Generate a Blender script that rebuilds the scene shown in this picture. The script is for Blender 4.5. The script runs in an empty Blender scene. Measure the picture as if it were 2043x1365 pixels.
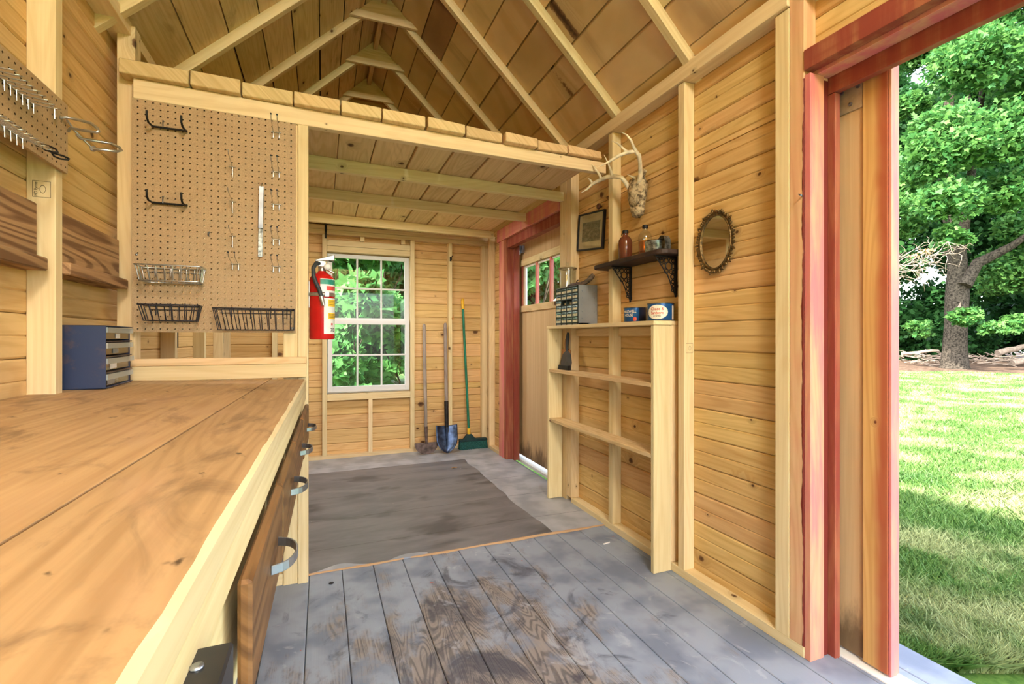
import bpy, bmesh, math, random
import numpy as np
from mathutils import Vector, Matrix, Euler
random.seed(7)
rng = np.random.default_rng(11)
SC = bpy.context.scene
COL = SC.collection
PI = math.pi

# ------------------------------------------------------------------ camera
FPX, CX, CY, CH = 954.0, 1021.5, 674.0, 1.1
YAW = math.radians(21.7)
cam = bpy.data.cameras.new('camera')
cam.sensor_width = 36.0
cam.lens = 36.0 * FPX / 2043.0
cam.shift_y = (CY - 682.5) / 2043.0
cam.clip_start = 0.02
cam.clip_end = 300
co = bpy.data.objects.new('camera', cam)
COL.objects.link(co)
co.location = (0, 0, CH)
co.rotation_euler = (PI / 2, 0, -YAW)
SC.camera = co
SY, CYW = math.sin(YAW), math.cos(YAW)

def ray(u, v):
    a = (u - CX) / FPX
    return Vector((SY + a * CYW, CYW - a * SY, -(v - CY) / FPX))

def on(u, v, x=None, y=None, z=None):
    """point on a wall, table or floor plane that a measured sight line meets"""
    r = ray(u, v)
    if x is not None: t = x / r.x
    elif y is not None: t = y / r.y
    else: t = (z - CH) / r.z
    return Vector((0, 0, CH)) + r * t

# ------------------------------------------------------------------ mesh helper
class MB:
    def __init__(self):
        self.v = []; self.f = []; self.b = []; self.mi = []; self.sm = []
    def add(self, verts, faces, bid=0.0, mi=0, smooth=False):
        o = len(self.v)
        self.v += [tuple(p) for p in verts]
        for f in faces:
            self.f.append(tuple(i + o for i in f)); self.b.append(bid); self.mi.append(mi); self.sm.append(smooth)
        return self
    def hexa(self, c, bid=0.0, mi=0):
        # c: 8 corners, bottom ring 0-3 ccw from above, top ring 4-7
        return self.add(c, [(3, 2, 1, 0), (4, 5, 6, 7), (0, 1, 5, 4), (1, 2, 6, 5), (2, 3, 7, 6), (3, 0, 4, 7)], bid, mi)
    def box(self, x0, x1, y0, y1, z0, z1, bid=0.0, mi=0):
        return self.hexa([(x0, y0, z0), (x1, y0, z0), (x1, y1, z0), (x0, y1, z0),
                          (x0, y0, z1), (x1, y0, z1), (x1, y1, z1), (x0, y1, z1)], bid, mi)
    def tube(self, pts, r, n=8, bid=0.0, mi=0, cap=True, closed=False, smooth=True):
        pts = [Vector(p) for p in pts]
        m = len(pts)
        rs = r if isinstance(r, (list, tuple)) else [r] * m
        prev = None; rings = []
        for i, p in enumerate(pts):
            if closed: t = (pts[(i + 1) % m] - pts[i - 1])
            elif i == 0: t = pts[1] - p
            elif i == m - 1: t = p - pts[i - 1]
            else: t = (pts[i + 1] - p).normalized() + (p - pts[i - 1]).normalized()
            if t.length < 1e-9: t = Vector((0, 0, 1))
            t.normalize()
            if prev is None:
                a = Vector((0, 0, 1)) if abs(t.z) < .9 else Vector((1, 0, 0))
                nn = t.cross(a).normalized()
            else:
                nn = prev - t * prev.dot(t)
                if nn.length < 1e-6: nn = t.orthogonal()
                nn.normalize()
            prev = nn
            bb = t.cross(nn)
            rings.append([p + (nn * math.cos(2 * PI * k / n) + bb * math.sin(2 * PI * k / n)) * rs[i] for k in range(n)])
        vs = [q for rg in rings for q in rg]
        fs = []
        for i in range(m if closed else m - 1):
            j = (i + 1) % m
            for k in range(n):
                l = (k + 1) % n
                fs.append((i * n + k, i * n + l, j * n + l, j * n + k))
        self.add(vs, fs, bid, mi, smooth)
        if cap and not closed:
            self.add(rings[0], [tuple(range(n))[::-1]], bid, mi)
            self.add(rings[-1], [tuple(range(n))], bid, mi)
        return self
    def lathe(self, prof, c=(0, 0, 0), n=24, bid=0.0, mi=0, smooth=True, axis='z', cap=True):
        c = Vector(c); vs = []; fs = []
        for (r, h) in prof:
            for k in range(n):
                a = 2 * PI * k / n
                p = (r * math.cos(a), r * math.sin(a), h)
                if axis == 'x': p = (p[2], p[0], p[1])
                if axis == 'y': p = (p[1], p[2], p[0])
                vs.append(c + Vector(p))
        for i in range(len(prof) - 1):
            for k in range(n):
                l = (k + 1) % n
                fs.append((i * n + k, i * n + l, (i + 1) * n + l, (i + 1) * n + k))
        self.add(vs, fs, bid, mi, smooth)
        if cap:
            if prof[0][0] > 1e-5: self.add(vs[:n], [tuple(range(n))[::-1]], bid, mi)
            if prof[-1][0] > 1e-5: self.add(vs[-n:], [tuple(range(n))], bid, mi)
        return self
    def prism(self, poly, f0, f1, bid=0.0, mi=0):
        """poly: list of params; f0/f1 map a 2-D point to the two end planes"""
        n = len(poly)
        vs = [f0(*p) for p in poly] + [f1(*p) for p in poly]
        fs = [tuple(range(n))[::-1], tuple(range(n, 2 * n))]
        for k in range(n):
            l = (k + 1) % n
            fs.append((k, l, n + l, n + k))
        return self.add(vs, fs, bid, mi)
    def strip(self, pts, w, t, up=(0, 0, 1), bid=0.0, mi=0):
        """flat bar following pts; w along 'up', t across"""
        pts = [Vector(p) for p in pts]; up = Vector(up); vs = []; fs = []
        for i, p in enumerate(pts):
            d = (pts[min(i + 1, len(pts) - 1)] - pts[max(i - 1, 0)]).normalized()
            s = d.cross(up).normalized() * t / 2; u2 = up.normalized() * w / 2
            vs += [p - s - u2, p + s - u2, p + s + u2, p - s + u2]
        for i in range(len(pts) - 1):
            a = i * 4; b = a + 4
            for k in range(4):
                l = (k + 1) % 4
                fs.append((a + k, a + l, b + l, b + k))
        e = (len(pts) - 1) * 4
        fs += [(3, 2, 1, 0), (e, e + 1, e + 2, e + 3)]
        return self.add(vs, fs, bid, mi)
    def build(self, name, mat, parent=None, bevel=0.0, world=True, fix=False, seg=1):
        me = bpy.data.meshes.new(name)
        off = Vector((0, 0, 0))
        if parent is not None and world:
            q = parent
            while q is not None:
                off += Vector(q.location); q = q.parent
        me.from_pydata([Vector(p) - off for p in self.v], [], self.f)
        a = me.attributes.new('bid', 'FLOAT', 'FACE')
        a.data.foreach_set('value', self.b)
        me.polygons.foreach_set('use_smooth', self.sm)
        mats = mat if isinstance(mat, (list, tuple)) else [mat]
        for m_ in mats: me.materials.append(m_)
        me.polygons.foreach_set('material_index', self.mi)
        if fix:
            bm = bmesh.new(); bm.from_mesh(me)
            bmesh.ops.recalc_face_normals(bm, faces=bm.faces); bm.to_mesh(me); bm.free()
        me.update()
        o = bpy.data.objects.new(name, me)
        COL.objects.link(o)
        if parent is not None: o.parent = parent
        if bevel:
            md = o.modifiers.new('bevel', 'BEVEL'); md.width = bevel; md.segments = seg; md.limit_method = 'ANGLE'
            md.angle_limit = math.radians(50)
        return o

def tag(o, label=None, cat=None, group=None, kind=None):
    if label: o['label'] = label
    if cat: o['category'] = cat
    if group: o['group'] = group
    if kind: o['kind'] = kind
    return o

def thing(name, label, cat, loc=(0, 0, 0), group=None, rot=None, kind=None):
    o = bpy.data.objects.new(name, None)
    o.empty_display_size = .05
    COL.objects.link(o); o.location = loc
    if rot: o.rotation_euler = rot
    return tag(o, label, cat, group, kind)

def struct(name, loc=(0, 0, 0)):
    o = bpy.data.objects.new(name, None); o.empty_display_size = .05
    COL.objects.link(o); o.location = loc; o['kind'] = 'structure'
    return o

def box(x0, x1, y0, y1, z0, z1, name, mat, parent=None, bevel=.0015, bid=0.0, world=True):
    return MB().box(min(x0, x1), max(x0, x1), min(y0, y1), max(y0, y1), min(z0, z1), max(z0, z1), bid).build(name, mat, parent, bevel, world)

def arc(c, r, a0, a1, n, plane='xz'):
    out = []
    for i in range(n + 1):
        a = a0 + (a1 - a0) * i / n
        p, q = r * math.cos(a), r * math.sin(a)
        c_ = Vector(c)
        out.append(c_ + (Vector((p, 0, q)) if plane == 'xz' else Vector((0, p, q)) if plane == 'yz' else Vector((p, q, 0))))
    return out

# ------------------------------------------------------------------ materials
def lin(c):
    return tuple((x / 255 / 12.92 if x / 255 <= .04045 else ((x / 255 + .055) / 1.055) ** 2.4) for x in c) + (1.0,)

class NT:
    def __init__(self, name):
        self.m = bpy.data.materials.new(name); self.m.use_nodes = True
        self.t = self.m.node_tree; self.t.nodes.clear()
        self.out = self.t.nodes.new('ShaderNodeOutputMaterial')
    def n(self, typ, **kw):
        nd = self.t.nodes.new('ShaderNode' + typ)
        for k, v in kw.items(): setattr(nd, k, v)
        return nd
    def link(self, a, b): self.t.links.new(a, b)
    def put(self, sock, v):
        if hasattr(v, 'is_output'): self.link(v, sock)
        else: sock.default_value = v
    def math(self, op, a, b=0.0, c=None, clamp=False):
        nd = self.n('Math', operation=op, use_clamp=clamp)
        self.put(nd.inputs[0], a); self.put(nd.inputs[1], b)
        if c is not None: self.put(nd.inputs[2], c)
        return nd.outputs[0]
    def comb(self, x, y, z=0.0):
        nd = self.n('CombineXYZ')
        self.put(nd.inputs[0], x); self.put(nd.inputs[1], y); self.put(nd.inputs[2], z)
        return nd.outputs[0]
    def noise(self, vec, scale=1.0, detail=3.0, rough=.5, dim='3D', dist=0.0):
        nd = self.n('TexNoise', noise_dimensions=dim)
        self.put(nd.inputs['Vector'], vec)
        nd.inputs['Scale'].default_value = scale; nd.inputs['Detail'].default_value = detail
        nd.inputs['Roughness'].default_value = rough; nd.inputs['Distortion'].default_value = dist
        return nd.outputs['Fac']
    def step(self, x, a, b):
        nd = self.n('MapRange', interpolation_type='SMOOTHSTEP')
        self.put(nd.inputs[0], x); self.put(nd.inputs[1], a); self.put(nd.inputs[2], b)
        return nd.outputs[0]
    def mix(self, f, a, b, mode='MIX'):
        nd = self.n('MixRGB', blend_type=mode)
        self.put(nd.inputs[0], f); self.put(nd.inputs[1], a); self.put(nd.inputs[2], b)
        return nd.outputs[0]
    def coords(self):
        tc = self.n('TexCoord'); sp = self.n('SeparateXYZ'); self.link(tc.outputs['Object'], sp.inputs[0])
        return tc.outputs['Object'], sp.outputs
    def rand(self):
        at = self.n('Attribute', attribute_name='bid', attribute_type='GEOMETRY')
        oi = self.n('ObjectInfo')
        return self.math('ADD', at.outputs['Fac'], oi.outputs['Random'])
    def bid(self):
        return self.n('Attribute', attribute_name='bid', attribute_type='GEOMETRY').outputs['Fac']
    def bsdf(self, col, rough=.5, metal=0.0, spec=.4, bump=None, bstr=.2, bdist=.01, **kw):
        b = self.n('BsdfPrincipled')
        self.put(b.inputs['Base Color'], col); self.put(b.inputs['Roughness'], rough)
        b.inputs['Metallic'].default_value = metal
        b.inputs['Specular IOR Level'].default_value = spec
        for k, v in kw.items(): self.put(b.inputs[k], v)
        if bump is not None:
            bp = self.n('Bump'); bp.inputs['Strength'].default_value = bstr; bp.inputs['Distance'].default_value = bdist
            self.link(bump, bp.inputs['Height']); self.link(bp.outputs[0], b.inputs['Normal'])
        self.link(b.outputs[0], self.out.inputs[0])
        return self.m

def plain(name, col, rough=.5, metal=0.0, spec=.4, var=.06, scale=30.0, **kw):
    t = NT(name); oc, s = t.coords()
    nz = t.noise(oc, scale, 3)
    c = lin(col)
    dk = tuple(x * (1 - 2.2 * var) for x in c[:3]) + (1,)
    lt = tuple(min(1, x * (1 + 2.2 * var)) for x in c[:3]) + (1,)
    f = t.step(nz, .3, .7)
    return t.bsdf(t.mix(f, dk, lt), rough, metal, spec, **kw)

def wood(name, light, dark, axis='x', rough=.6, knots=.35, fine=.5, rings=.35, var=.3, ksize=1.0, stain=0.0, stain_col=(60, 42, 28), hs=.02, spec=.25, extra=None):
    t = NT(name); oc, s = t.coords()
    iL = 'xyz'.index(axis); oth = [i for i in range(3) if i != iL]
    r = t.rand()
    L = t.math('MULTIPLY_ADD', r, 17.31, s[iL])
    W = t.math('MULTIPLY_ADD', r, 5.17, t.math('ADD', s[oth[0]], t.math('MULTIPLY', s[oth[1]], .97)))
    # knots
    KL, KW = 2.6, 7.2
    vo = t.n('TexVoronoi', voronoi_dimensions='2D'); vo.inputs['Scale'].default_value = 1.0
    vv = t.comb(t.math('MULTIPLY', L, KL), t.math('MULTIPLY', W, KW))
    t.link(vv, vo.inputs['Vector'])
    sub = t.n('VectorMath', operation='SUBTRACT'); t.link(vv, sub.inputs[0]); t.link(vo.outputs['Position'], sub.inputs[1])
    mul = t.n('VectorMath', operation='MULTIPLY'); t.link(sub.outputs[0], mul.inputs[0]); mul.inputs[1].default_value = (1 / KL * .75, 1 / KW, 0)
    ln = t.n('VectorMath', operation='LENGTH'); t.link(mul.outputs[0], ln.inputs[0])
    sc_ = t.n('SeparateColor'); t.link(vo.outputs['Color'], sc_.inputs[0])
    gate = t.math('GREATER_THAN', sc_.outputs[0], 1 - knots)
    kr = t.math('MULTIPLY_ADD', t.math('POWER', sc_.outputs[1], 2.5), .017 * ksize, .0028 * ksize)
    q = t.math('DIVIDE', ln.outputs['Value'], kr)
    wob = t.noise(oc, 60, 2)
    q = t.math('ADD', q, t.math('MULTIPLY_ADD', wob, .9, -.45))
    kn = t.math('MULTIPLY', gate, t.math('SUBTRACT', 1.0, t.step(q, .75, 1.15)))
    core = t.math('MULTIPLY', gate, t.math('SUBTRACT', 1.0, t.step(q, .2, .75)))
    halo = t.math('MULTIPLY', gate, t.math('SUBTRACT', 1.0, t.step(q, .8, 4.0)))
    # grain
    W2 = t.math('MULTIPLY_ADD', halo, .05, W)
    g1 = t.noise(t.comb(t.math('MULTIPLY', L, 1.6), t.math('MULTIPLY', W2, 55.0)), 1.0, 4, .6, '2D')
    g2 = t.noise(t.comb(t.math('MULTIPLY', L, .55), t.math('MULTIPLY', W2, 5.5)), 1.0, 1.5, .5, '2D')
    rg = t.math('SINE', t.math('MULTIPLY', g2, 95.0))
    rg = t.step(rg, -.2, 1.0)
    v1 = t.n('TexWhiteNoise', noise_dimensions='1D'); t.put(v1.inputs['W'], t.math('MULTIPLY', r, 91.7))
    f = t.math('MULTIPLY', t.step(g1, .25, .75), fine)
    f = t.math('MULTIPLY_ADD', rg, rings, f)
    f = t.math('MULTIPLY_ADD', t.math('SUBTRACT', v1.outputs['Value'], .5), var * 2, f, clamp=True)
    col = t.mix(f, lin(light), lin(dark))
    hsv = t.n('HueSaturation'); t.link(col, hsv.inputs['Color'])
    sc2 = t.n('SeparateColor'); t.link(v1.outputs['Color'], sc2.inputs[0])
    t.put(hsv.inputs['Hue'], t.math('MULTIPLY_ADD', sc2.outputs[1], hs, .5 - hs / 2))
    t.put(hsv.inputs['Value'], t.math('MULTIPLY_ADD', sc2.outputs[2], .18, .91))
    col = hsv.outputs[0]
    kd = lin((96, 58, 30)); kc = lin((48, 30, 20))
    col = t.mix(t.math('MULTIPLY', halo, .35), col, lin(tuple(int(x * .72) for x in dark)))
    col = t.mix(t.math('MULTIPLY', kn, .85), col, kd)
    col = t.mix(t.math('MULTIPLY', core, .7), col, kc)
    if stain:
        st = t.noise(t.comb(t.math('MULTIPLY', L, 2.2), t.math('MULTIPLY', W, 6.0), .0), 1.0, 5, .62, '2D', .6)
        col = t.mix(t.math('MULTIPLY', t.step(st, .56, .74), stain), col, lin(stain_col))
    if extra: col = extra(t, col, oc, s)
    return t.bsdf(col, rough, 0, spec, bump=g1, bstr=.12, bdist=.002)

def three(base, *a, **k):
    return {ax: wood(base + '_' + ax, *a, axis=ax, **k) for ax in 'xyz'}

M = {}
GOLD = three('pine_siding', (218, 184, 126), (192, 151, 90), knots=.42, var=.2, ksize=1.25, rings=.28, stain=.12, stain_col=(150, 92, 44))
PALE = three('pine_framing', (224, 205, 160), (203, 177, 127), knots=.28, var=.2, ksize=.8, rings=.22)
ROOF = three('rough_roof_board', (226, 200, 150), (202, 171, 120), knots=.22, var=.3, ksize=1.1, stain=.35, stain_col=(112, 80, 48), rough=.75)
LOFT = three('rough_loft_board', (222, 194, 146), (198, 166, 116), knots=.16, var=.2, ksize=.9, stain=.2, stain_col=(150, 112, 70), rough=.75)
DARKW = three('weathered_brown_board', (178, 142, 100), (114, 83, 55), knots=.12, var=.1, rings=.7, fine=.5, rough=.7)
DOORW = three('cabinet_brown', (128, 92, 56), (86, 58, 34), knots=.04, var=.1, rings=.5, rough=.45)

def redstain(t, col, oc, s):
    n1 = t.noise(t.comb(t.math('MULTIPLY', s[0], 20.0), t.math('MULTIPLY', s[1], 20.0), t.math('MULTIPLY', s[2], 2.2)), 1.0, 4, .6)
    return t.mix(t.math('MULTIPLY_ADD', t.step(n1, .32, .62), .45, .5), col, lin((136, 60, 50)))
def pinkstain(t, col, oc, s):
    n1 = t.noise(t.comb(t.math('MULTIPLY', s[0], 14.0), t.math('MULTIPLY', s[1], 14.0), t.math('MULTIPLY', s[2], 2.0)), 1.0, 4, .6)
    return t.mix(t.math('MULTIPLY_ADD', t.step(n1, .36, .66), .5, .42), col, lin((202, 106, 112)))
def edgestain(t, col, oc, s):
    n1 = t.noise(t.comb(0.0, 0.0, t.math('MULTIPLY', s[2], 2.5)), 1.0, 3, .6)
    e = t.math('ADD', s[1], t.math('MULTIPLY_ADD', n1, .05, -.025))
    return t.mix(t.math('MULTIPLY', t.math('SUBTRACT', 1.0, t.step(e, .995, 1.03)), .8), col, lin((158, 64, 46)))
STILE = wood('door_stile_wood', (214, 172, 112), (188, 142, 84), axis='z', knots=.08, extra=edgestain)
RED = three('red_stained_wood', (186, 126, 90), (152, 94, 64), knots=.08, extra=redstain)
PINK = three('pink_stained_wood', (222, 178, 126), (200, 150, 100), knots=.08, extra=pinkstain)
def darkedge(t, col, oc, s):
    n1 = t.noise(t.comb(t.math('MULTIPLY', s[0], 10.0), t.math('MULTIPLY', s[1], 10.0), t.math('MULTIPLY', s[2], 4.0)), 1.0, 4, .6)
    e = t.math('ADD', s[1], t.math('MULTIPLY_ADD', n1, .05, -.025))
    col = t.mix(t.math('MULTIPLY', t.step(n1, .35, .65), .35), col, lin((214, 140, 116)))
    return t.mix(t.math('MULTIPLY', t.math('LESS_THAN', s[2], 1.99), t.math('SUBTRACT', 1.0, t.step(e, 1.157, 1.162))), col, lin((112, 42, 32)))
JAMB = wood('red_edged_stud', (226, 190, 142), (204, 160, 112), axis='z', knots=.1, extra=darkedge)

def benchtop():
    def ex(t, col, oc, s):
        a = t.noise(t.comb(t.math('MULTIPLY', s[0], 9.0), t.math('MULTIPLY', s[1], 3.6), 3.0), 1.0, 6, .68, '3D', .8)
        col = t.mix(t.math('MULTIPLY', t.step(a, .50, .68), .6), col, lin((104, 82, 62)))
        b = t.noise(t.comb(t.math('MULTIPLY', s[0], 5.0), t.math('MULTIPLY', s[1], 2.2), 9.0), 1.0, 4, .6, '3D', .5)
        col = t.mix(t.math('MULTIPLY', t.step(b, .48, .7), .55), col, lin((186, 152, 118)))
        c = t.noise(t.comb(t.math('MULTIPLY', s[0], 26.0), t.math('MULTIPLY', s[1], 16.0), 5.0), 1.0, 3, .6)
        col = t.mix(t.math('MULTIPLY', t.step(c, .66, .74), .85), col, lin((44, 34, 28)))
        d = t.noise(t.comb(t.math('MULTIPLY', s[0], 40.0), t.math('MULTIPLY', s[1], 34.0), 1.0), 1.0, 2, .5)
        return t.mix(t.math('MULTIPLY', t.step(d, .76, .79), .7), col, lin((222, 214, 196)))
    return wood('bench_plank', (190, 158, 114), (157, 124, 84), axis='y', knots=.04, var=.06, rings=.25, fine=.5, rough=.55, extra=ex)
M['bench'] = benchtop()

def floor_planks():
    t = NT('painted_floor'); oc, s = t.coords(); r = t.bid()
    L = t.math('MULTIPLY_ADD', r, 7.3, s[1]); W = t.math('MULTIPLY_ADD', r, 3.1, s[0])
    g2 = t.noise(t.comb(t.math('MULTIPLY', L, .9), t.math('MULTIPLY', W, 9.0)), 1.0, 2, .5, '2D', .3)
    rg = t.step(t.math('SINE', t.math('MULTIPLY', g2, 150.0)), -.3, .9)
    g1 = t.noise(t.comb(t.math('MULTIPLY', L, 2.0), t.math('MULTIPLY', W, 90.0)), 1.0, 3, .6, '2D')
    wd = t.mix(t.math('MULTIPLY_ADD', rg, .6, t.math('MULTIPLY', g1, .4)), lin((148, 140, 134)), lin((86, 81, 82)))
    blue = t.mix(t.step(t.noise(oc, 5, 3), .4, .65), lin((142, 152, 167)), lin((112, 122, 140)))
    # worn walking lane: a patch of bare wood in front of the doorway
    dx = t.math('DIVIDE', t.math('SUBTRACT', s[0], .52), .62)
    dy = t.math('DIVIDE', t.math('SUBTRACT', s[1], 1.15), 1.25)
    dd = t.math('SQRT', t.math('ADD', t.math('MULTIPLY', dx, dx), t.math('MULTIPLY', dy, dy)))
    wn = t.noise(t.comb(t.math('MULTIPLY', s[0], 7.0), t.math('MULTIPLY', s[1], 4.0), r), 1.0, 6, .66)
    wm = t.math('ADD', t.math('MULTIPLY', wn, 1.0), t.math('MULTIPLY_ADD', dd, -.30, .26))
    col = t.mix(t.step(wm, .47, .66), blue, wd)
    dn = t.noise(t.comb(t.math('MULTIPLY', s[0], 6.0), t.math('MULTIPLY', s[1], 5.0), 4.0), 1.0, 5, .65, '3D', 1.0)
    dm = t.math('ADD', dn, t.math('MULTIPLY_ADD', dd, -.18, .18))
    col = t.mix(t.math('MULTIPLY', t.step(dm, .54, .74), .78), col, lin((58, 60, 74)))
    pn = t.noise(t.comb(t.math('MULTIPLY', s[0], 8.0), t.math('MULTIPLY', s[1], 7.0), 14.0), 1.0, 4, .6, '3D', 1.2)
    col = t.mix(t.math('MULTIPLY', t.step(pn, .62, .74), .6), col, lin((170, 176, 186)))
    sp = t.noise(t.comb(t.math('MULTIPLY', s[0], 30.0), t.math('MULTIPLY', s[1], 30.0), 2.0), 1.0, 2, .5)
    col = t.mix(t.step(sp, .765, .785), col, lin((226, 222, 216)))
    sp2 = t.noise(t.comb(t.math('MULTIPLY', s[0], 21.0), t.math('MULTIPLY', s[1], 21.0), 7.0), 1.0, 2, .5)
    col = t.mix(t.math('MULTIPLY', t.step(sp2, .755, .775), .7), col, lin((170, 84, 66)))
    return t.bsdf(col, .5, 0, .35, bump=g1, bstr=.15, bdist=.003)
M['floor'] = floor_planks()

def plywood():
    t = NT('grey_plywood'); oc, s = t.coords()
    st = t.noise(t.comb(t.math('MULTIPLY', s[0], 2.2), t.math('MULTIPLY', s[1], 6.5), .0), 1.0, 5, .6, '3D', .4)
    base = t.mix(t.step(st, .3, .7), lin((126, 126, 130)), lin((104, 105, 110)))
    dk = t.noise(t.comb(t.math('MULTIPLY', s[0], 2.0), t.math('MULTIPLY', s[1], 4.6), 5.0), 1.0, 3, .5, '3D', .3)
    base = t.mix(t.math('MULTIPLY', t.step(dk, .52, .66), .75), base, lin((64, 65, 69)))
    gr = t.noise(t.comb(t.math('MULTIPLY', s[0], 3.0), t.math('MULTIPLY', s[1], 80.0), 1.0), 1.0, 3, .6)
    base = t.mix(t.math('MULTIPLY', gr, .22), base, lin((70, 64, 60)))
    paint = t.mix(t.step(t.noise(oc, 6, 3), .35, .65), lin((168, 172, 180)), lin((142, 147, 155)))
    e1 = t.noise(t.comb(0.0, t.math('MULTIPLY', s[1], 2.2), 3.0), 1.0, 2)
    ex = t.math('GREATER_THAN', t.math('ADD', s[0], t.math('MULTIPLY_ADD', e1, .10, -.05)), 1.19)
    ey = t.math('GREATER_THAN', s[1], 4.15)
    e2 = t.noise(t.comb(t.math('MULTIPLY', s[0], 3.0), 0.0, 8.0), 1.0, 2)
    ef = t.math('LESS_THAN', t.math('ADD', s[1], t.math('MULTIPLY', t.math('SUBTRACT', e2, .5), .3)), 2.42)
    ef = t.math('MULTIPLY', ef, t.math('LESS_THAN', s[0], .5))
    f = t.math('MAXIMUM', t.math('MAXIMUM', ex, ey), ef)
    col = t.mix(f, base, paint)
    sp = t.noise(t.comb(t.math('MULTIPLY', s[0], 22.0), t.math('MULTIPLY', s[1], 34.0), 2.0), 1.0, 2, .5)
    col = t.mix(t.step(sp, .775, .79), col, lin((212, 206, 196)))
    # seams between the sheets
    sm = t.math('LESS_THAN', t.math('ABSOLUTE', t.math('SUBTRACT', t.math('FRACT', t.math('MULTIPLY_ADD', s[1], 2.4, .15)), .5)), .006)
    col = t.mix(t.math('MULTIPLY', sm, .6), col, lin((52, 48, 46)))
    # raw edge along the front
    raw = t.math('LESS_THAN', s[1], 2.404)
    col = t.mix(raw, col, lin((188, 150, 108)))
    return t.bsdf(col, .45, 0, .35)
M['ply'] = plywood()

def hardboard():
    t = NT('pegboard_brown'); oc, s = t.coords()
    a = t.noise(oc, 260, 2); b = t.noise(oc, 4, 4, .6)
    c = t.mix(t.step(a, .3, .7), lin((186, 157, 120)), lin((167, 138, 102)))
    c = t.mix(t.math('MULTIPLY', t.step(b, .5, .75), .35), c, lin((150, 112, 72)))
    return t.bsdf(c, .6, 0, .3)
M['peg'] = hardboard()
M['pegshade'] = plain('hardboard_core', (70, 50, 34), .8, 0, .1)  # hole walls: brown fibre, darkened so the holes' shade is in the colour

def tanpanel():
    t = NT('tan_plywood_door'); oc, s = t.coords()
    g = t.noise(t.comb(t.math('MULTIPLY', s[0], 40.0), t.math('MULTIPLY', s[1], 40.0), t.math('MULTIPLY', s[2], 1.2)), 1.0, 3, .6)
    c = t.mix(t.step(g, .3, .7), lin((206, 176, 132)), lin((194, 162, 118)))
    n2 = t.noise(t.comb(t.math('MULTIPLY', s[0], 9.0), t.math('MULTIPLY', s[1], 9.0), t.math('MULTIPLY', s[2], 3.0)), 1.0, 5, .7)
    low = t.math('SUBTRACT', 1.0, t.step(s[2], .02, .32))
    c = t.mix(t.math('MULTIPLY', t.step(t.math('MULTIPLY_ADD', low, .32, t.math('MULTIPLY', n2, .7)), .46, .7), .75), c, lin((70, 50, 34)))
    return t.bsdf(c, .6, 0, .3)
M['tan'] = tanpanel()

def peeling(name, col, under, th=.62):
    t = NT(name); oc, s = t.coords()
    n = t.noise(oc, 24, 4, .6)
    return t.bsdf(t.mix(t.step(n, th, th + .04), lin(col), lin(under)), .5, 0, .4)
M['sash'] = peeling('white_sash_paint', (214, 213, 210), (150, 142, 134), .70)
M['white'] = peeling('white_paint', (232, 232, 228), (170, 165, 158), .70)
M['chrome'] = plain('galvanised_wire', (196, 198, 198), .28, .95, .5, .05)
M['wire'] = plain('bright_zinc_wire', (206, 206, 202), .25, 1.0, .5, .04)
M['black'] = plain('black_enamel_wire', (46, 42, 48), .4, .2, .4, .1)
M['iron'] = plain('black_iron', (40, 36, 34), .55, .5, .4, .15)
M['brass'] = plain('antique_bronze', (116, 92, 56), .42, .75, .5, .25, 90)
M['steel'] = plain('brushed_steel', (150, 156, 164), .35, .9, .5, .12, 12)
M['galv'] = plain('spangled_galvanised_tin', (152, 158, 156), .32, .85, .5, .3, 60)
M['grey'] = plain('grey_cabinet_paint', (138, 142, 144), .45, .2, .4, .05, 8)
M['darkgreen'] = plain('dark_green_frame', (38, 46, 40), .5, .1, .3, .1)
def bluebox():
    t = NT('blue_cabinet_paint'); oc, s = t.coords()
    n = t.noise(oc, 14, 5, .65)
    return t.bsdf(t.mix(t.math('MULTIPLY', t.step(n, .50, .68), .6), lin((46, 58, 88)), lin((96, 78, 74))), .45, .1, .4)
M['blue'] = bluebox()
M['red'] = plain('red_enamel', (196, 26, 24), .2, 0, .5, .06, 6)
M['lblwhite'] = plain('label_white', (232, 230, 226), .35, 0, .4, .03)
M['lblgreen'] = plain('label_green', (52, 142, 120), .35, 0, .4, .1)
M['lblyellow'] = plain('label_yellow', (236, 192, 60), .35, 0, .4, .06)
M['lblred'] = plain('label_red', (206, 74, 66), .35, 0, .4, .1)
M['ink'] = plain('black_ink', (36, 34, 36), .5, 0, .3, .1)
M['stamp'] = plain('grey_stamp_ink', (92, 78, 60), .7, 0, .2, .15)
M['rubber'] = plain('black_rubber', (52, 56, 60), .5, 0, .4, .1)
M['alu'] = plain('cast_aluminium', (186, 182, 172), .35, .8, .5, .1)
M['greywood'] = wood('weathered_handle', (158, 146, 134), (120, 106, 96), axis='z', knots=0, var=.1, rough=.6)
M['shovelsteel'] = plain('blue_shovel_steel', (64, 78, 104), .35, .7, .5, .25, 20)
M['rust'] = plain('rusty_steel', (98, 82, 76), .6, .5, .4, .2, 26)
M['greenpole'] = plain('green_pole', (22, 112, 84), .35, .1, .4, .06)
M['yellow'] = plain('yellow_grip', (226, 178, 40), .5, 0, .4, .08)
M['bristle'] = plain('green_bristles', (38, 84, 78), .8, 0, .2, .25, 180)
M['broomblock'] = plain('dark_green_block', (24, 52, 52), .6, 0, .3, .1)
M['shelf'] = wood('dark_stained_shelf', (70, 52, 46), (44, 34, 32), axis='y', knots=0, var=.05, rings=.4, rough=.5)
M['plastic'] = plain('dark_plastic', (58, 54, 56), .5, 0, .4, .12)
M['tanwood'] = wood('tan_handle_wood', (176, 128, 78), (138, 92, 50), axis='z', knots=0, var=.05, rough=.5)
M['brownwood'] = plain('dark_brown_wood', (92, 52, 32), .45, 0, .4, .2, 30)
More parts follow.
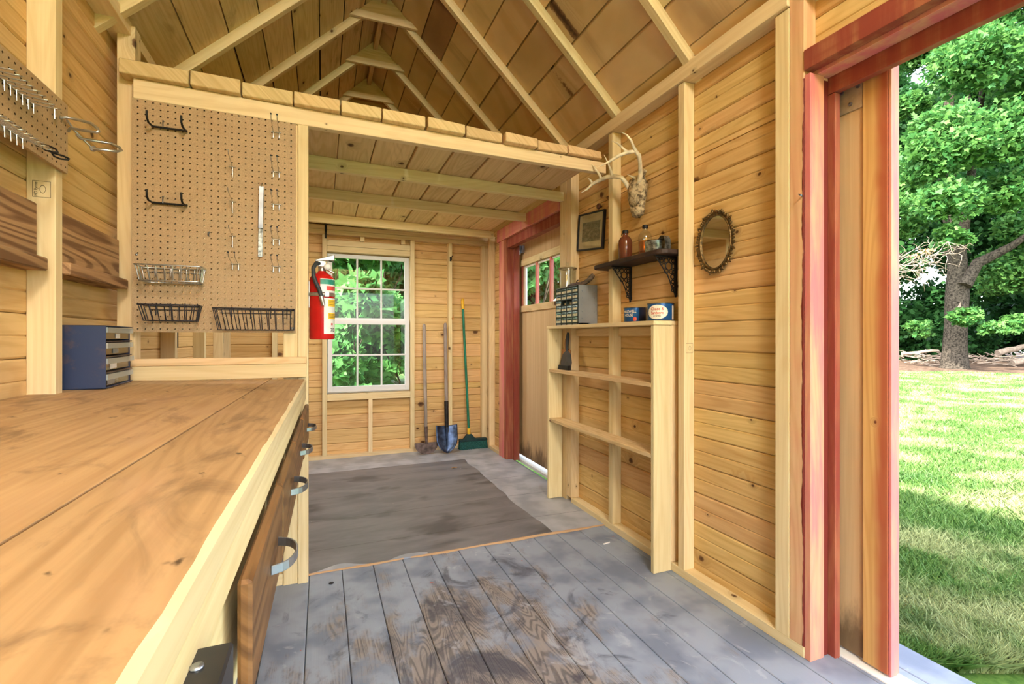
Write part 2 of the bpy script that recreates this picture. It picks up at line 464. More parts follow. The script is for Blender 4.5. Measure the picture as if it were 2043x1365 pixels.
M['gripwood'] = plain('worn_grip_wood', (98, 84, 70), .6, 0, .3, .25, 50)
M['paper'] = plain('mat_paper', (222, 200, 160), .6, 0, .3, .05, 18)
def photo():
    t = NT('old_engraving'); oc, s = t.coords()
    n = t.noise(t.comb(t.math('MULTIPLY', s[0], 9.0), t.math('MULTIPLY', s[1], 30.0), t.math('MULTIPLY', s[2], 60.0)), 1.0, 6, .7)
    return t.bsdf(t.mix(t.step(n, .35, .68), lin((70, 66, 58)), lin((158, 152, 134))), .4, 0, .4)
M['photo'] = photo()
M['cream'] = plain('cream_card', (214, 206, 172), .5, 0, .3, .12, 60)
M['mirror'] = NT('mirror_glass').bsdf(lin((236, 234, 228)), .03, 1.0, .5)
M['concrete'] = plain('grey_stone_step', (88, 87, 84), .85, 0, .2, .16, 40)
M['bone'] = plain('antler_bone', (222, 208, 176), .45, 0, .4, .1, 26)
def skullm():
    t = NT('weathered_bone'); oc, s = t.coords()
    n = t.noise(oc, 42, 5, .7)
    c = t.mix(t.step(n, .36, .6), lin((92, 76, 56)), lin((206, 186, 148)))
    return t.bsdf(c, .7, 0, .2, bump=n, bstr=.8, bdist=.01)
M['skull'] = skullm()

def glass(name, tint=(1, 1, 1, 1), gl=.08, rough=0.0):
    t = NT(name)
    tr = t.n('BsdfTransparent'); tr.inputs[0].default_value = tint
    g = t.n('BsdfGlossy'); g.inputs['Roughness'].default_value = rough
    lw = t.n('LayerWeight'); lw.inputs[0].default_value = .5
    mx = t.n('MixShader'); t.put(mx.inputs[0], t.math('MULTIPLY_ADD', t.math('POWER', lw.outputs['Facing'], 4.0), .55, gl, clamp=True))
    t.link(tr.outputs[0], mx.inputs[1]); t.link(g.outputs[0], mx.inputs[2]); t.link(mx.outputs[0], t.out.inputs[0])
    return t.m
M['pane'] = glass('window_glass', (.97, .98, .97, 1), .02)
M['jar'] = glass('clear_jar_glass', (.93, .95, .94, 1), .09)
M['clearplastic'] = glass('clear_plastic', (.72, .77, .75, 1), .14, .15)
def cloudy():
    t = NT('cloudy_plastic')
    tr = t.n('BsdfTransparent'); b = t.n('BsdfPrincipled'); b.inputs['Base Color'].default_value = lin((196, 204, 200)); b.inputs['Roughness'].default_value = .25
    mx = t.n('MixShader'); mx.inputs[0].default_value = .5
    t.link(tr.outputs[0], mx.inputs[1]); t.link(b.outputs[0], mx.inputs[2]); t.link(mx.outputs[0], t.out.inputs[0])
    return t.m
M['cloudy'] = cloudy()
M['amber'] = glass('amber_liquid', (.86, .56, .22, 1), .05)
M['brownglass'] = plain('brown_bottle_glass', (104, 54, 34), .12, 0, .6, .06, 8)
M['canblue'] = plain('blue_tin_print', (28, 88, 150), .28, .3, .5, .08, 18)
M['cannavy'] = plain('navy_tin_print', (36, 42, 66), .3, .3, .5, .1, 18)
M['canrim'] = plain('aged_tin_rim', (110, 104, 96), .4, .8, .5, .25, 30)
M['canwhite'] = plain('tin_print_white', (232, 226, 206), .35, 0, .4, .03)
M['canred'] = plain('tin_print_red', (196, 70, 40), .35, 0, .4, .05)

def leafmat(name, c1, c2, trans=.45, rough=.45):
    t = NT(name); r = t.bid()
    w = t.n('TexWhiteNoise', noise_dimensions='1D'); t.put(w.inputs['W'], t.math('MULTIPLY', r, 77.0))
    c = t.mix(w.outputs['Value'], lin(c1), lin(c2))
    b = t.n('BsdfPrincipled'); t.link(c, b.inputs['Base Color']); b.inputs['Roughness'].default_value = rough
    b.inputs['Specular IOR Level'].default_value = .18
    tl = t.n('BsdfTranslucent'); t.link(t.mix(.6, c, lin((170, 205, 60)), 'MULTIPLY') if False else c, tl.inputs[0])
    mx = t.n('MixShader'); mx.inputs[0].default_value = trans
    t.link(b.outputs[0], mx.inputs[1]); t.link(tl.outputs[0], mx.inputs[2]); t.link(mx.outputs[0], t.out.inputs[0])
    return t.m
M['leaf'] = leafmat('maple_leaves', (104, 148, 74), (54, 106, 54))
M['leaf2'] = leafmat('dark_leaves', (62, 108, 54), (34, 74, 38))
M['leaf3'] = leafmat('bush_leaves', (104, 158, 86), (58, 116, 62))
M['grass'] = leafmat('grass_blades', (112, 142, 66), (70, 112, 44), .35, .6)
M['bark'] = plain('grey_bark', (60, 54, 46), .9, 0, .1, .3, 14)
M['twig'] = plain('pale_dead_twigs', (140, 124, 108), .8, 0, .2, .1, 10)
M['brownleaf'] = plain('dry_leaf', (176, 138, 98), .8, 0, .2, .2, 20)
def grassmat():
    t = NT('grass_blades'); oc, s = t.coords(); r = t.bid()
    w = t.n('TexWhiteNoise', noise_dimensions='1D'); t.put(w.inputs['W'], t.math('MULTIPLY', r, 77.0))
    c = t.mix(w.outputs['Value'], lin((112, 142, 70)), lin((66, 110, 44)))
    n = t.noise(oc, 1.3, 4, .65)
    c = t.mix(t.math('MULTIPLY', t.step(n, .46, .62), .75), c, lin((178, 182, 128)))  # pale dry-grass patches with dappled sunlight put into the blade colour
    n2 = t.noise(oc, .9, 3, .6)
    c = t.mix(t.math('MULTIPLY', t.step(n2, .58, .68), .7), c, lin((60, 100, 42)))
    b = t.n('BsdfPrincipled'); t.link(c, b.inputs['Base Color']); b.inputs['Roughness'].default_value = .55
    tl = t.n('BsdfTranslucent'); t.link(c, tl.inputs[0])
    mx = t.n('MixShader'); mx.inputs[0].default_value = .35
    t.link(b.outputs[0], mx.inputs[1]); t.link(tl.outputs[0], mx.inputs[2]); t.link(mx.outputs[0], t.out.inputs[0])
    return t.m
M['grass'] = grassmat()
def lawnmat():
    t = NT('lawn_soil'); oc, s = t.coords()
    a = t.noise(oc, 1.1, 5, .6); b = t.noise(oc, 26, 4, .7)
    c = t.mix(t.step(b, .3, .7), lin((92, 120, 54)), lin((64, 94, 38)))
    c = t.mix(t.math('MULTIPLY', t.step(a, .52, .68), .6), c, lin((126, 120, 90)))
    # leaf litter beneath the trees
    dist = t.math('ADD', t.math('MULTIPLY', s[0], .90), t.math('MULTIPLY', s[1], .43))
    n2 = t.noise(oc, .5, 3)
    lit = t.step(t.math('ADD', dist, t.math('MULTIPLY_ADD', n2, 3.0, -1.5)), 25.6, 27.0)
    lc = t.mix(t.step(t.noise(oc, 5, 5, .7), .35, .65), lin((64, 50, 40)), lin((112, 92, 76)))
    c = t.mix(lit, c, lc)
    return t.bsdf(c, .9, 0, .1)
M['lawn'] = lawnmat()
SKY_STRENGTH, SUN_ENERGY, EXPOSURE, REAR_FILL, JOIST_FILL = .37, 4.4, 2.2, 52, 5.0
# ================================================================== SETTING
WR, SR = 1.536, 1.595          # right wall: stud faces, siding face
LR, SL = -.730, -.797          # left wall
YB, SB = 4.60, 4.66            # back wall
XC = .40                       # ridge line
SLOPE = .96; TH = math.atan(SLOPE); CS, SN = math.cos(TH), math.sin(TH)
def raf(x): return 2.31 + SLOPE * (1.15 - abs(x - XC))
def slope(side):
    b = 2.31 if side == 1 else 2.315
    sl = (raf(XC) - b) / 1.15
    th = math.atan(sl)
    return b, sl, math.cos(th), math.sin(th)
RD = .048                      # rafter depth
PITCH = .13

def cut(s0, s1, z0, z1, opens):
    """split the rectangle around rectangular openings -> list of (s0,s1,z0,z1)"""
    zs = sorted({z0, z1} | {z for o in opens for z in o[2:] if z0 < z < z1})
    out = []
    for a, b in zip(zs, zs[1:]):
        segs = [(s0, s1)]
        for o in opens:
            if o[2] < (a + b) / 2 < o[3]:
                n = []
                for p, q in segs:
                    if o[1] <= p or o[0] >= q: n.append((p, q)); continue
                    if p < o[0]: n.append((p, o[0]))
                    if q > o[1]: n.append((o[1], q))
                segs = n
        out += [(p, q, a, b) for p, q in segs]
    return out

def siding(mp, s0, s1, z0, z1, opens, clip=None, joints=()):
    mb = MB(); z = z0
    while z < z1 - .01:
        zt = min(z + PITCH, z1)
        a0, a1 = s0, s1
        if clip: a0, a1 = clip(z, zt)
        if a1 - a0 > .02:
            for (p, q, a, b) in cut(a0, a1, z, zt, opens):
                cuts = [p] + [j for j in joints if p + .1 < j < q - .1 and random.random() < .45] + [q]
                for c0, c1 in zip(cuts, cuts[1:]):
                    if b - a > .03:
                        m_ = (z + zt) / 2
                        pr = [(a + .0010, .018), (a + .0010, .0055), (a + .007, 0)]
                        if a + .02 < m_ < b - .02: pr += [(m_ - .0042, 0), (m_, .0032), (m_ + .0042, 0)]
                        pr += [(b - .007, 0), (b - .0010, .0055), (b - .0010, .018)]
                    else:
                        pr = [(a, .018), (a, 0), (b, 0), (b, .018)]
                    mb.prism(pr, lambda zz, d, c=c0: mp(c + .0006, zz, d), lambda zz, d, c=c1: mp(c - .0006, zz, d), random.random())
                mb.prism([(a, .018), (a, .03), (b, .03), (b, .018)], lambda zz, d, c=p: mp(c, zz, d), lambda zz, d, c=q: mp(c, zz, d), random.random())
        z = zt
    return mb

# ---- floor
fl = struct('floor')
mb = MB(); x = -.905; pw = .142
while x < 1.86:
    cuts = [-1.7] + ([random.uniform(-.6, .4)] if random.random() < .5 else []) + [2.42]
    for a, b in zip(cuts, cuts[1:]):
        bd = random.random()
        mb.prism([(x + .0012, -.03), (x + pw - .0012, -.03), (x + pw - .0012, -.002), (x + pw - .004, 0), (x + .004, 0), (x + .0012, -.002)],
                 lambda p, q, c=a: (p, c + .001, q), lambda p, q, c=b: (p, c - .001, q), bd)
    x += pw
mb.box(-.905, 1.66, -1.7, 4.72, -.06, -.031)
mb.build('planks', M['floor'], fl, fix=True)
# slightly lifted plywood sheet over the back half, its front edge a little wavy
mb = MB(); n = 24; top = []; bot = []
for i in range(n + 1):
    xx = -.797 + (1.592 + .797) * i / n
    yy = 2.398 + .006 * math.sin(i * 1.7) + random.uniform(-.002, .002)
    zz = .008 + .005 * math.exp(-((xx - 1.1) / .25) ** 2)
    top.append((xx, yy, zz)); bot.append((xx, yy, .0005))
tb = [(p[0], 4.655, .008) for p in top]
vs = top + bot + tb
mb.add(vs, [(i, i + 1, 2 * n + 3 + i, 2 * n + 2 + i) for i in range(n)] + [(n + 1 + i, n + 2 + i, i + 1, i) for i in range(n)])
mb.build('plywood_sheet', M['ply'], fl)

# ---- right wall
wr = struct('wall_right')
ROPEN = [(-1.45, 1.153, -1, 2.01), (2.96, 4.0, -1, 1.93)]
siding(lambda s, z, d: (SR + d, s, z), -1.6, 4.69, .0, 2.36, ROPEN).build('siding', GOLD['y'], wr, fix=True)
def rstud(y0, y1, z0=.038, z1=2.27, mat=None, name='stud', x0=WR, x1=SR):
    return box(x0, x1, y0, y1, z0, z1, name, mat or PALE['z'], wr)
rstud(1.736, 1.776); rstud(2.315, 2.355); rstud(2.80, 2.865); rstud(2.868, 2.96, z0=0)
rstud(1.153, 1.207, z1=2.42, mat=JAMB); rstud(1.209, 1.265, z1=2.268)
rstud(4.46, 4.50, z1=2.1)
box(WR, SR, 1.153, 2.80, 0, .038, 'bottom_plate', PALE['y'], wr)
box(WR, SR, 4.18, 4.60, 0, .038, 'bottom_plate', PALE['y'], wr)
box(WR - .012, SR, 1.208, 4.66, 2.272, 2.34, 'top_plate', PALE['y'], wr)
box(WR - .012, SR, -1.6, 1.152, 2.272, 2.34, 'top_plate', PALE['y'], wr)
for yy in (.55, -.05, -.65, -1.25): rstud(yy, yy + .04, z0=2.086, z1=2.27)
# big doorway: header and red stained jambs
box(WR - .004, 1.572, -1.45, 1.151, 2.013, 2.083, 'door_header', RED['y'], wr)
box(1.573, 1.634, -1.45, 1.151, 2.0, 2.05, 'header_soffit', PINK['y'], wr)
box(1.635, 1.662, -1.6, 1.31, 1.944, 2.16, 'header_casing', RED['y'], wr)
box(WR + .002, 1.606, 1.131, 1.1525, 0, 2.0, 'jamb_board', PINK['z'], wr)
box(1.608, 1.634, 1.137, 1.16, .0, 2.0, 'jamb_strip', JAMB, wr)
box(1.635, 1.660, 1.113, 1.30, -.01, 1.942, 'jamb_casing', RED['z'], wr)
# bent nail in the doorway stud
mb = MB(); p = on(1601, 392, x=WR)
mb.tube([p + Vector((.004, 0, 0)), p + Vector((-.022, -.004, .004)), p + Vector((-.03, -.018, -.004))], .0028, 6)
mb.build('nail', M['steel'], wr)
# far doorway
box(WR - .002, SR, 4.058, 4.18, 0, 2.06, 'jamb_board', PINK['z'], wr)
box(WR, 1.60, 4.0, 4.056, 0, 1.995, 'jamb_board', RED['z'], wr)
box(1.601, 1.655, 3.975, 4.05, 0, 1.93, 'jamb_casing', RED['z'], wr)
box(WR - .016, 1.562, 2.962, 4.2, 1.985, 2.095, 'door_header', PINK['y'], wr)
box(1.545, 1.60, 2.962, 3.998, 1.905, 1.983, 'door_header', RED['y'], wr)
box(1.601, 1.655, 2.93, 4.05, 1.932, 2.06, 'header_casing', RED['y'], wr)

# ---- back wall
wb = struct('wall_back')
WIN = (.045, .785, .59, 1.872)
def gclip(z, zt):
    if zt < 2.3: return (-.83, 1.625)
    w = max(0, 1.15 - (z - 2.42) / SLOPE)
    return (XC - w, XC + w)
siding(lambda s, z, d: (s, SB + d, z), -.83, 1.625, 0, 3.5, [WIN], gclip, joints=(.02, .81)).build('siding', GOLD['x'], wb, fix=True)
def bstud(x0, x1, z0=.04, z1=2.03, y0=YB, name='stud', mat=None):
    return box(x0, x1, y0, SB, z0, z1, name, mat or PALE['z'], wb)
bstud(.004, .044); bstud(.787, .827); bstud(1.16, 1.196); bstud(1.505, 1.572); bstud(-.40, -.36); bstud(-.787, -.72)
bstud(.402, .438, .04, .53); bstud(.33, .368, 1.985, 2.03); bstud(.70, .738, 1.985, 2.03)
box(-.70, 1.50, YB, SB, 0, .04, 'bottom_plate', PALE['x'], wb)
box(-.78, 1.58, YB - .004, SB, 2.031, 2.07, 'top_plate', PALE['x'], wb)
box(-.78, 1.58, YB - .002, SB, 2.072, 2.112, 'top_plate', PALE['x'], wb)
box(.045, .786, YB, SB, 1.93, 1.982, 'window_header', PALE['x'], wb)
box(.045, .786, YB, SB, 1.878, 1.928, 'window_header', PALE['x'], wb)
box(.045, .786, YB, SB, .531, .588, 'window_sill_plate', PALE['x'], wb)

# ---- left wall
wl = struct('wall_left')
siding(lambda s, z, d: (SL - d, s, z), -1.6, 4.69, 0, 2.40, []).build('siding', GOLD['y'], wl, fix=True)
for yy in (1.81, 3.05, 3.745, 4.38, 1.2, .6, 0.0, -.6, -1.2):
    box(SL, LR, yy, yy + .04, .04, 2.325, 'stud', PALE['z'], wl)
box(SL, LR + .012, -1.6, 4.65, 2.326, 2.378, 'top_plate', PALE['y'], wl)
box(SL, LR, -1.6, 4.59, 0, .04, 'bottom_plate', PALE['y'], wl)

# ---- front wall behind the photographer: unseen wide opening added to let daylight in, under a boarded gable
wf = struct('wall_front')
siding(lambda s, z, d: (s, -1.62 - d, z), -.83, 1.625, 2.08, 3.5, [], gclip).build('siding', GOLD['x'], wf, fix=True)
box(SL, -.70, -1.62, -1.56, 0, 2.27, 'stud', PALE['z'], wf)
box(1.50, SR, -1.62, -1.56, 0, 2.27, 'stud', PALE['z'], wf)
box(SL, SR, -1.62, -1.56, 2.08, 2.2, 'door_header', PALE['x'], wf)

# ---- roof
ce = struct('ceiling')
def roofpt(side, m, d, y):
    # m: horizontal run from the eave line towards the ridge, d: distance above the rafters' top face
    b, sl, cs, sn = slope(side)
    z = b + sl * m + (RD + d) / cs
    return (XC + side * (1.15 - m), y, z)
mb = MB()
for side in (1, -1):
    k = 0; m = 1.15 + .02
    while m > -.12:
        w = .205 * CS * random.uniform(.92, 1.06)
        joints = [-1.85] + sorted(random.sample([.57, 1.71, 2.85, 3.42], 2)) + [4.86]
        if side == 1 and k == 2: joints = [-1.85, 2.85, 3.42, 4.86]
        for a, b in zip(joints, joints[1:]):
            bd = random.random()
            gap = .006 + (.004 if random.random() < .3 else 0)
            m0, m1 = m - w + gap, m
            c = [roofpt(side, m0, 0, a), roofpt(side, m1, 0, a), roofpt(side, m1, 0, b), roofpt(side, m0, 0, b)]
            t = [roofpt(side, m0, .02, a), roofpt(side, m1, .02, a), roofpt(side, m1, .02, b), roofpt(side, m0, .02, b)]
            mb.hexa(c + t, bd, 1 if (side == 1 and k == 2 and 2.5 < a < 3) else 0)
        m -= w; k += 1
    c = [roofpt(side, -.14, .022, -1.9), roofpt(side, 1.19, .022, -1.9), roofpt(side, 1.19, .022, 4.9), roofpt(side, -.14, .022, 4.9)]
    t = [roofpt(side, -.14, .034, -1.9), roofpt(side, 1.19, .034, -1.9), roofpt(side, 1.19, .034, 4.9), roofpt(side, -.14, .034, 4.9)]
    mb.hexa(c + t, .3, 2)
mb.build('roof_boards', [ROOF['y'], DARKW['y'], M['iron']], ce, fix=True)
RY = [2.28 + .57 * k for k in range(-6, 5)]
LEN = (1.15 + .09) / CS
for yy in RY:
    for side in (1, -1):
        b_, sl_, CS_, SN_ = slope(side)
        o = MB().box(0, (1.15 + .09) / CS_, -.02, .02, 0, RD).build('rafter', PALE['x'], ce, .0015, world=False)
        if side == 1: X, Z, Y = Vector((-CS_, 0, SN_)), Vector((SN_, 0, CS_)), Vector((0, -1, 0))
        else: X, Z, Y = Vector((CS_, 0, SN_)), Vector((-SN_, 0, CS_)), Vector((0, 1, 0))
        mt = Matrix((X, Y, Z)).transposed().to_4x4()
        mt.translation = Vector((XC + side * 1.24, yy, b_ - sl_ * .09))
        o.matrix_basis = mt
box(XC - .016, XC + .016, -1.6, 4.65, raf(XC) - .012, raf(XC) + .10, 'ridge_board', ROOF['y'], ce)
# gusset plates tying each rafter pair under the ridge
for yy in RY:
    y1 = yy - .0205; zb = 3.275; zt = raf(XC) + RD / CS - .02
    h = (zt - zb); w = h / SLOPE + .022
    pr = [(XC - w, zb), (XC + w, zb), (XC + .03, zt), (XC - .03, zt)]
    MB().prism(pr, lambda p, q: (p, y1 - .012, q), lambda p, q: (p, y1, q)).build('gusset', LOFT['x'], ce, fix=True)
    pr = [(XC - w - .015, zb - .012), (XC + w + .015, zb - .012), (XC + w - .03, zb + .036), (XC - w + .03, zb + .036)]
    MB().prism(pr, lambda p, q: (p, y1 - .034, q), lambda p, q: (p, y1 - .0125, q)).build('collar_tie', PALE['x'], ce, .001, fix=True)

# ---- partition that carries the pegboard
wm = struct('wall_middle')
box(-.765, -.705, 2.372, 2.44, .0, 2.365, 'post', PALE['z'], wm)
box(-.158, -.099, 2.344, 2.40, 0, 2.056, 'post', PALE['z'], wm)
box(-.098, -.056, 2.335, 2.40, 0, 2.056, 'post', PALE['z'], wm)
box(-.70, -.160, 2.35, 2.39, 0, .05, 'bottom_plate', PALE['x'], wm)
box(-.70, -.160, 2.3436, 2.372, 1.124, 1.162, 'batten', PALE['x'], wm)

# ---- open storage loft
lf = thing('storage_loft', 'open storage loft of rough sawn boards laid on pale wooden joists', 'loft', (.4, 3.4, 2.04))
def lz(x): return 2.138 - .019 * (x + .7)
def joist(x0, x1, y0, y1, name='joist', z=2.058):
    a, b = z - .010 * (x0 + .7), z - .010 * (x1 + .7)
    MB().hexa([(x0, y0, a), (x1, y0, b), (x1, y1, b), (x0, y1, a), (x0, y0, lz(x0)), (x1, y0, lz(x1)), (x1, y1, lz(x1)), (x0, y1, lz(x0))]).build(name, PALE['x'], lf, .002)
joist(-.70, 1.505, 2.332, 2.371, 'front_beam')
joist(-.72, 1.592, 2.905, 2.944); joist(-.72, 1.534, 3.515, 3.554); joist(-.72, 1.50, 4.23, 4.269)
ed = [-.742, -.503, -.318, -.116, .08, .262, .468, .672, .87, 1.068, 1.25, 1.462]
for i, (a, b) in enumerate(zip(ed, ed[1:])):
    g = .003 + (.006 if i in (6, 8) else 0)
    y0 = 2.30 + random.uniform(-.012, .012); th = .060 - .0012 * i + random.uniform(-.003, .003)
    lift = .006 if i >= 9 else 0
    tl, tr = lz(a) + .001 + (lift if i == 10 else 0), lz(b) + .001 + lift
    MB().hexa([(a + g, y0, tl), (b - g, y0 + random.uniform(-.006, .006), tr), (b - g, 4.655, lz(b) + .001), (a + g, 4.655, lz(a) + .001),
               (a + g, y0 + .004, tl + th), (b - g, y0 + .004, tr + th - .006 * (i > 5)), (b - g, 4.655, lz(b) + th), (a + g, 4.655, lz(a) + th)], random.random()).build('loft_board', LOFT['y'], lf, .003)

# ---- window in the back wall
wn = struct('window_1')
mb = MB()
def frame(mb, x0, x1, y0, y1, z0, z1, wl_, wr_, wt, wb_):
    mb.box(x0, x0 + wl_, y0, y1, z0, z1); mb.box(x1 - wr_, x1, y0, y1, z0, z1)
    mb.box(x0 + wl_, x1 - wr_, y0, y1, z1 - wt, z1); mb.box(x0 + wl_, x1 - wr_, y0, y1, z0, z0 + wb_)
frame(mb, .046, .784, 4.655, 4.70, .591, 1.871, .012, .012, .012, .02)
mb.build('window_frame', M['sash'], wn, .001)
for nm, z0, z1, yy, wt, wb_ in (('lower_sash', .605, 1.262, 4.622, .038, .05), ('upper_sash', 1.238, 1.868, 4.652, .036, .045)):
    x0, x1 = .050, .780; t_ = .028
    sash = MB(); frame(sash, x0, x1, yy, yy + t_, z0, z1, .04, .04, wt, wb_)
    gx0, gx1, gz0, gz1 = x0 + .04, x1 - .04, z0 + wb_, z1 - wt
    for k in (1, 2):
        xm = gx0 + (gx1 - gx0) * k / 3
        sash.box(xm - .0075, xm + .0075, yy + .004, yy + t_ - .004, gz0, gz1)
    zm = (gz0 + gz1) / 2
    for k in range(3):
        a = gx0 + (gx1 - gx0) * k / 3; b = gx0 + (gx1 - gx0) * (k + 1) / 3
        sash.box(a + .0075 * (k > 0), b - .0075 * (k < 2), yy + .004, yy + t_ - .004, zm - .0075, zm + .0075)
    so = sash.build(nm, M['sash'], wn, .0012)
    MB().box(gx0, gx1, yy + t_ / 2 - .001, yy + t_ / 2 + .001, gz0, gz1).build('pane', M['pane'], so)
# black strap hook left of the window head
# ---- far door
d1 = struct('door_1')
mb = MB(); Y0, Y1, DZ0, DZ1 = 2.90, 4.30, .036, 1.985; wy0, wy1, wz0, wz1 = 3.02, 3.965, 1.386, 1.745
for (a, b, c, d) in ((Y0, wy0, DZ0, DZ1), (wy1, Y1, DZ0, DZ1), (wy0, wy1, DZ0, wz0), (wy0, wy1, wz1, DZ1)):
    mb.box(1.69, 1.722, a, b, c, d)
mb.build('door_panel', M['tan'], d1)
box(1.676, 1.691, wy0 - .04, wy1 + .055, wz1, wz1 + .055, 'trim_board', PALE['y'], d1)
box(1.676, 1.691, wy0 - .04, wy1 + .055, wz0 - .055, wz0, 'trim_board', ROOF['y'], d1)
box(1.680, 1.691, wy1, wy1 + .03, wz0, wz1, 'trim_board', RED['z'], d1)
for yy in (3.69, 3.42, 3.17): box(1.688, 1.712, yy - .014, yy + .014, wz0, wz1, 'glazing_bar', PINK['z'], d1)
box(1.70, 1.715, wy1 - .03, wy1, wz0, wz1, 'glazing_bar', M['white'], d1)
box(1.70, 1.715, wy0, wy1 - .03, wz1 - .018, wz1, 'glazing_bar', M['white'], d1)
MB().box(1.705, 1.707, wy0, wy1, wz0, wz1).build('pane', M['pane'], d1)
mb = MB(); mb.box(1.664, 1.69, 3.94, 3.975, 1.86, 1.925); mb.tube([(1.66, 3.975, 1.85), (1.66, 3.975, 1.935)], .006, 8)
mb.build('hinge', M['steel'], d1)
# ---- big sliding door, pushed aside outside the wall
d2 = struct('door_2')
box(1.700, 1.722, .982, 2.35, .014, 2.02, 'door_panel', M['tan'], d2)
box(1.690, 1.6995, .982, 1.058, .014, 2.02, 'door_stile', STILE, d2)
box(1.7225, 1.738, .975, 2.35, .012, 2.03, 'door_batten', PINK['z'], d2)
box(1.692, 1.722, .972, .9815, .012, 2.02, 'door_edge', PINK['z'], d2)
hp = box(1.6945, 1.6985, 1.062, 1.142, 1.88, 2.02, 'hanger_plate', plain('dull_zinc_plate', (176, 160, 132), .5, .25, .4, .06), d2)
mb = MB()
for (yy, zz) in ((1.10, 1.905), (1.075, 1.955), (1.128, 1.955)): mb.lathe([(.0065, -.004), (.0065, 0), (.004, .001)], (1.6945, yy, zz), 12, axis='x')
mb.build('bolt', M['galv'], hp)
# white guide rails under both doors
t1 = struct('trim_1'); box(1.664, 1.745, 2.85, 4.32, -.02, .004, 'door_rail', M['white'], t1)
t2 = struct('trim_2'); box(1.664, 1.75, -.9, 2.3, -.03, .006, 'door_rail', M['white'], t2)
# ================================================================== THINGS
def text_into(mb, body, size, fn, bid=0, mi=0, align='CENTER', sx=1.0):
    cu = bpy.data.curves.new('lettering', 'FONT'); cu.body = body; cu.size = size; cu.align_x = align; cu.align_y = 'CENTER'
    cu.resolution_u = 3; cu.offset = size * .012
    ob = bpy.data.objects.new('lettering', cu); COL.objects.link(ob)
    dg = bpy.context.evaluated_depsgraph_get()
    me = bpy.data.meshes.new_from_object(ob.evaluated_get(dg))
    mb.add([fn(v.co.x * sx, v.co.y) for v in me.vertices], [tuple(p.vertices) for p in me.polygons], bid, mi)
    bpy.data.objects.remove(ob); bpy.data.curves.remove(cu); bpy.data.meshes.remove(me)

# ---- workbench
wbn = thing('workbench', 'long wooden workbench with stained plank top along the left wall', 'workbench', (-.4, 1.2, 0))
def ex(y): return -.063 - (2.335 - y) * .0153            # front edge line
def sx_(y): return -.206 - (2.32 - y) * .030             # seam between the planks
def bz(x): return .9165 + (-.08 - x) * .026
def plank(xa, xb, name, ragged=False):
    y0, y1, n = -1.3, 2.30, 90
    mb = MB(); rows = []
    for i in range(n + 1):
        y = y0 + (y1 - y0) * i / n
        a, b = xa(y), xb(y)
        j = (random.uniform(-.0012, .0006) + .0007 * math.sin(i * .9)) if ragged else 0
        bb = b - .006 + j if ragged else b
        rows.append([(a, y, bz(a) - .038), (a, y, bz(a) - .0015), (a + .0015, y, bz(a)), (bb, y, bz(bb)), (b, y, bz(b) - (.006 if ragged else 0)), (b, y, bz(b) - .038)])
    vs = [p for r_ in rows for p in r_]; fs = []; bi = []
    for i in range(n):
        for k in range(6):
            l = (k + 1) % 6
            fs.append((i * 6 + k, i * 6 + l, i * 6 + 6 + l, i * 6 + 6 + k))
            bi.append(1 if (ragged and k in (3, 4)) else 0)
    for f, m_ in zip(fs, bi): mb.f.append(f); mb.b.append(.3 if ragged else .62); mb.mi.append(m_); mb.sm.append(False)
    mb.v = vs
    mb.f += [tuple(range(6)), tuple(range(n * 6, n * 6 + 6))[::-1]]; mb.b += [.3, .3]; mb.mi += [0, 0]; mb.sm += [False, False]
    return mb.build(name, [M['bench'], PALE['y']], wbn, fix=True)
plank(lambda y: sx_(y) + .0016, ex, 'top_plank', True)
plank(lambda y: SL + .003, lambda y: sx_(y) - .0016, 'top_plank')
def skew(xo0, xo1, y0, y1, z0, z1, name, mat, par=None, bevel=.0015):
    e0, e1 = ex(y0), ex(y1)
    return MB().hexa([(e0 + xo0, y0, z0), (e0 + xo1, y0, z0), (e1 + xo1, y1, z0), (e1 + xo0, y1, z0),
                      (e0 + xo0, y0, z1), (e0 + xo1, y0, z1), (e1 + xo1, y1, z1), (e1 + xo0, y1, z1)]).build(name, mat, par or wbn, bevel)
skew(-.03, -.0005, -1.3, 2.30, .832, .8775, 'apron', PALE['y'])
skew(-.03, -.012, -1.3, 2.30, .665, .831, 'drawer_rail', PALE['y'])
box(-.795, -.10, -1.3, -1.26, .02, .87, 'leg_panel', PALE['z'], wbn)
box(-.795, -.74, -1.25, 2.30, .60, .66, 'back_rail', PALE['y'], wbn)
for yy in (.42, 1.38, 2.24): box(-.36, -.30, yy, yy + .05, .0, .665, 'leg', PALE['z'], wbn)
for yy in (.42, 1.38, 2.24): box(-.79, -.11, yy, yy + .05, .665, .83, 'drawer_bearer', PALE['x'], wbn)
box(-.70, -.064, 2.303, 2.333, .926, .985, 'backsplash', PALE['x'], wbn)
box(-.702, -.062, 2.311, 2.343, .986, 1.015, 'backsplash_rail', LOFT['x'], wbn)
for i, y0 in enumerate((.605, .985, 1.37, 1.755)):
    xo = .010 if i != 2 else .008
    dr = skew(.002, xo + .007, y0, y0 + .37, .692 - .004 * (i % 2), .829, 'drawer', DOORW['y'], None, .004)
    ym = y0 + .235; xf = ex(ym) + xo + .007; hz = .757
    pts = [(xf - .001, ym + .055, hz), (xf + .006, ym + .052, hz)] + [(xf + .006 + .026 * math.sin(a), ym + .05 * math.cos(a), hz) for a in [PI * k / 10 for k in range(1, 10)]] + [(xf + .006, ym - .052, hz), (xf - .001, ym - .055, hz)]
    MB().strip(pts, .014, .0032).build('handle', M['steel'], dr, .0008)

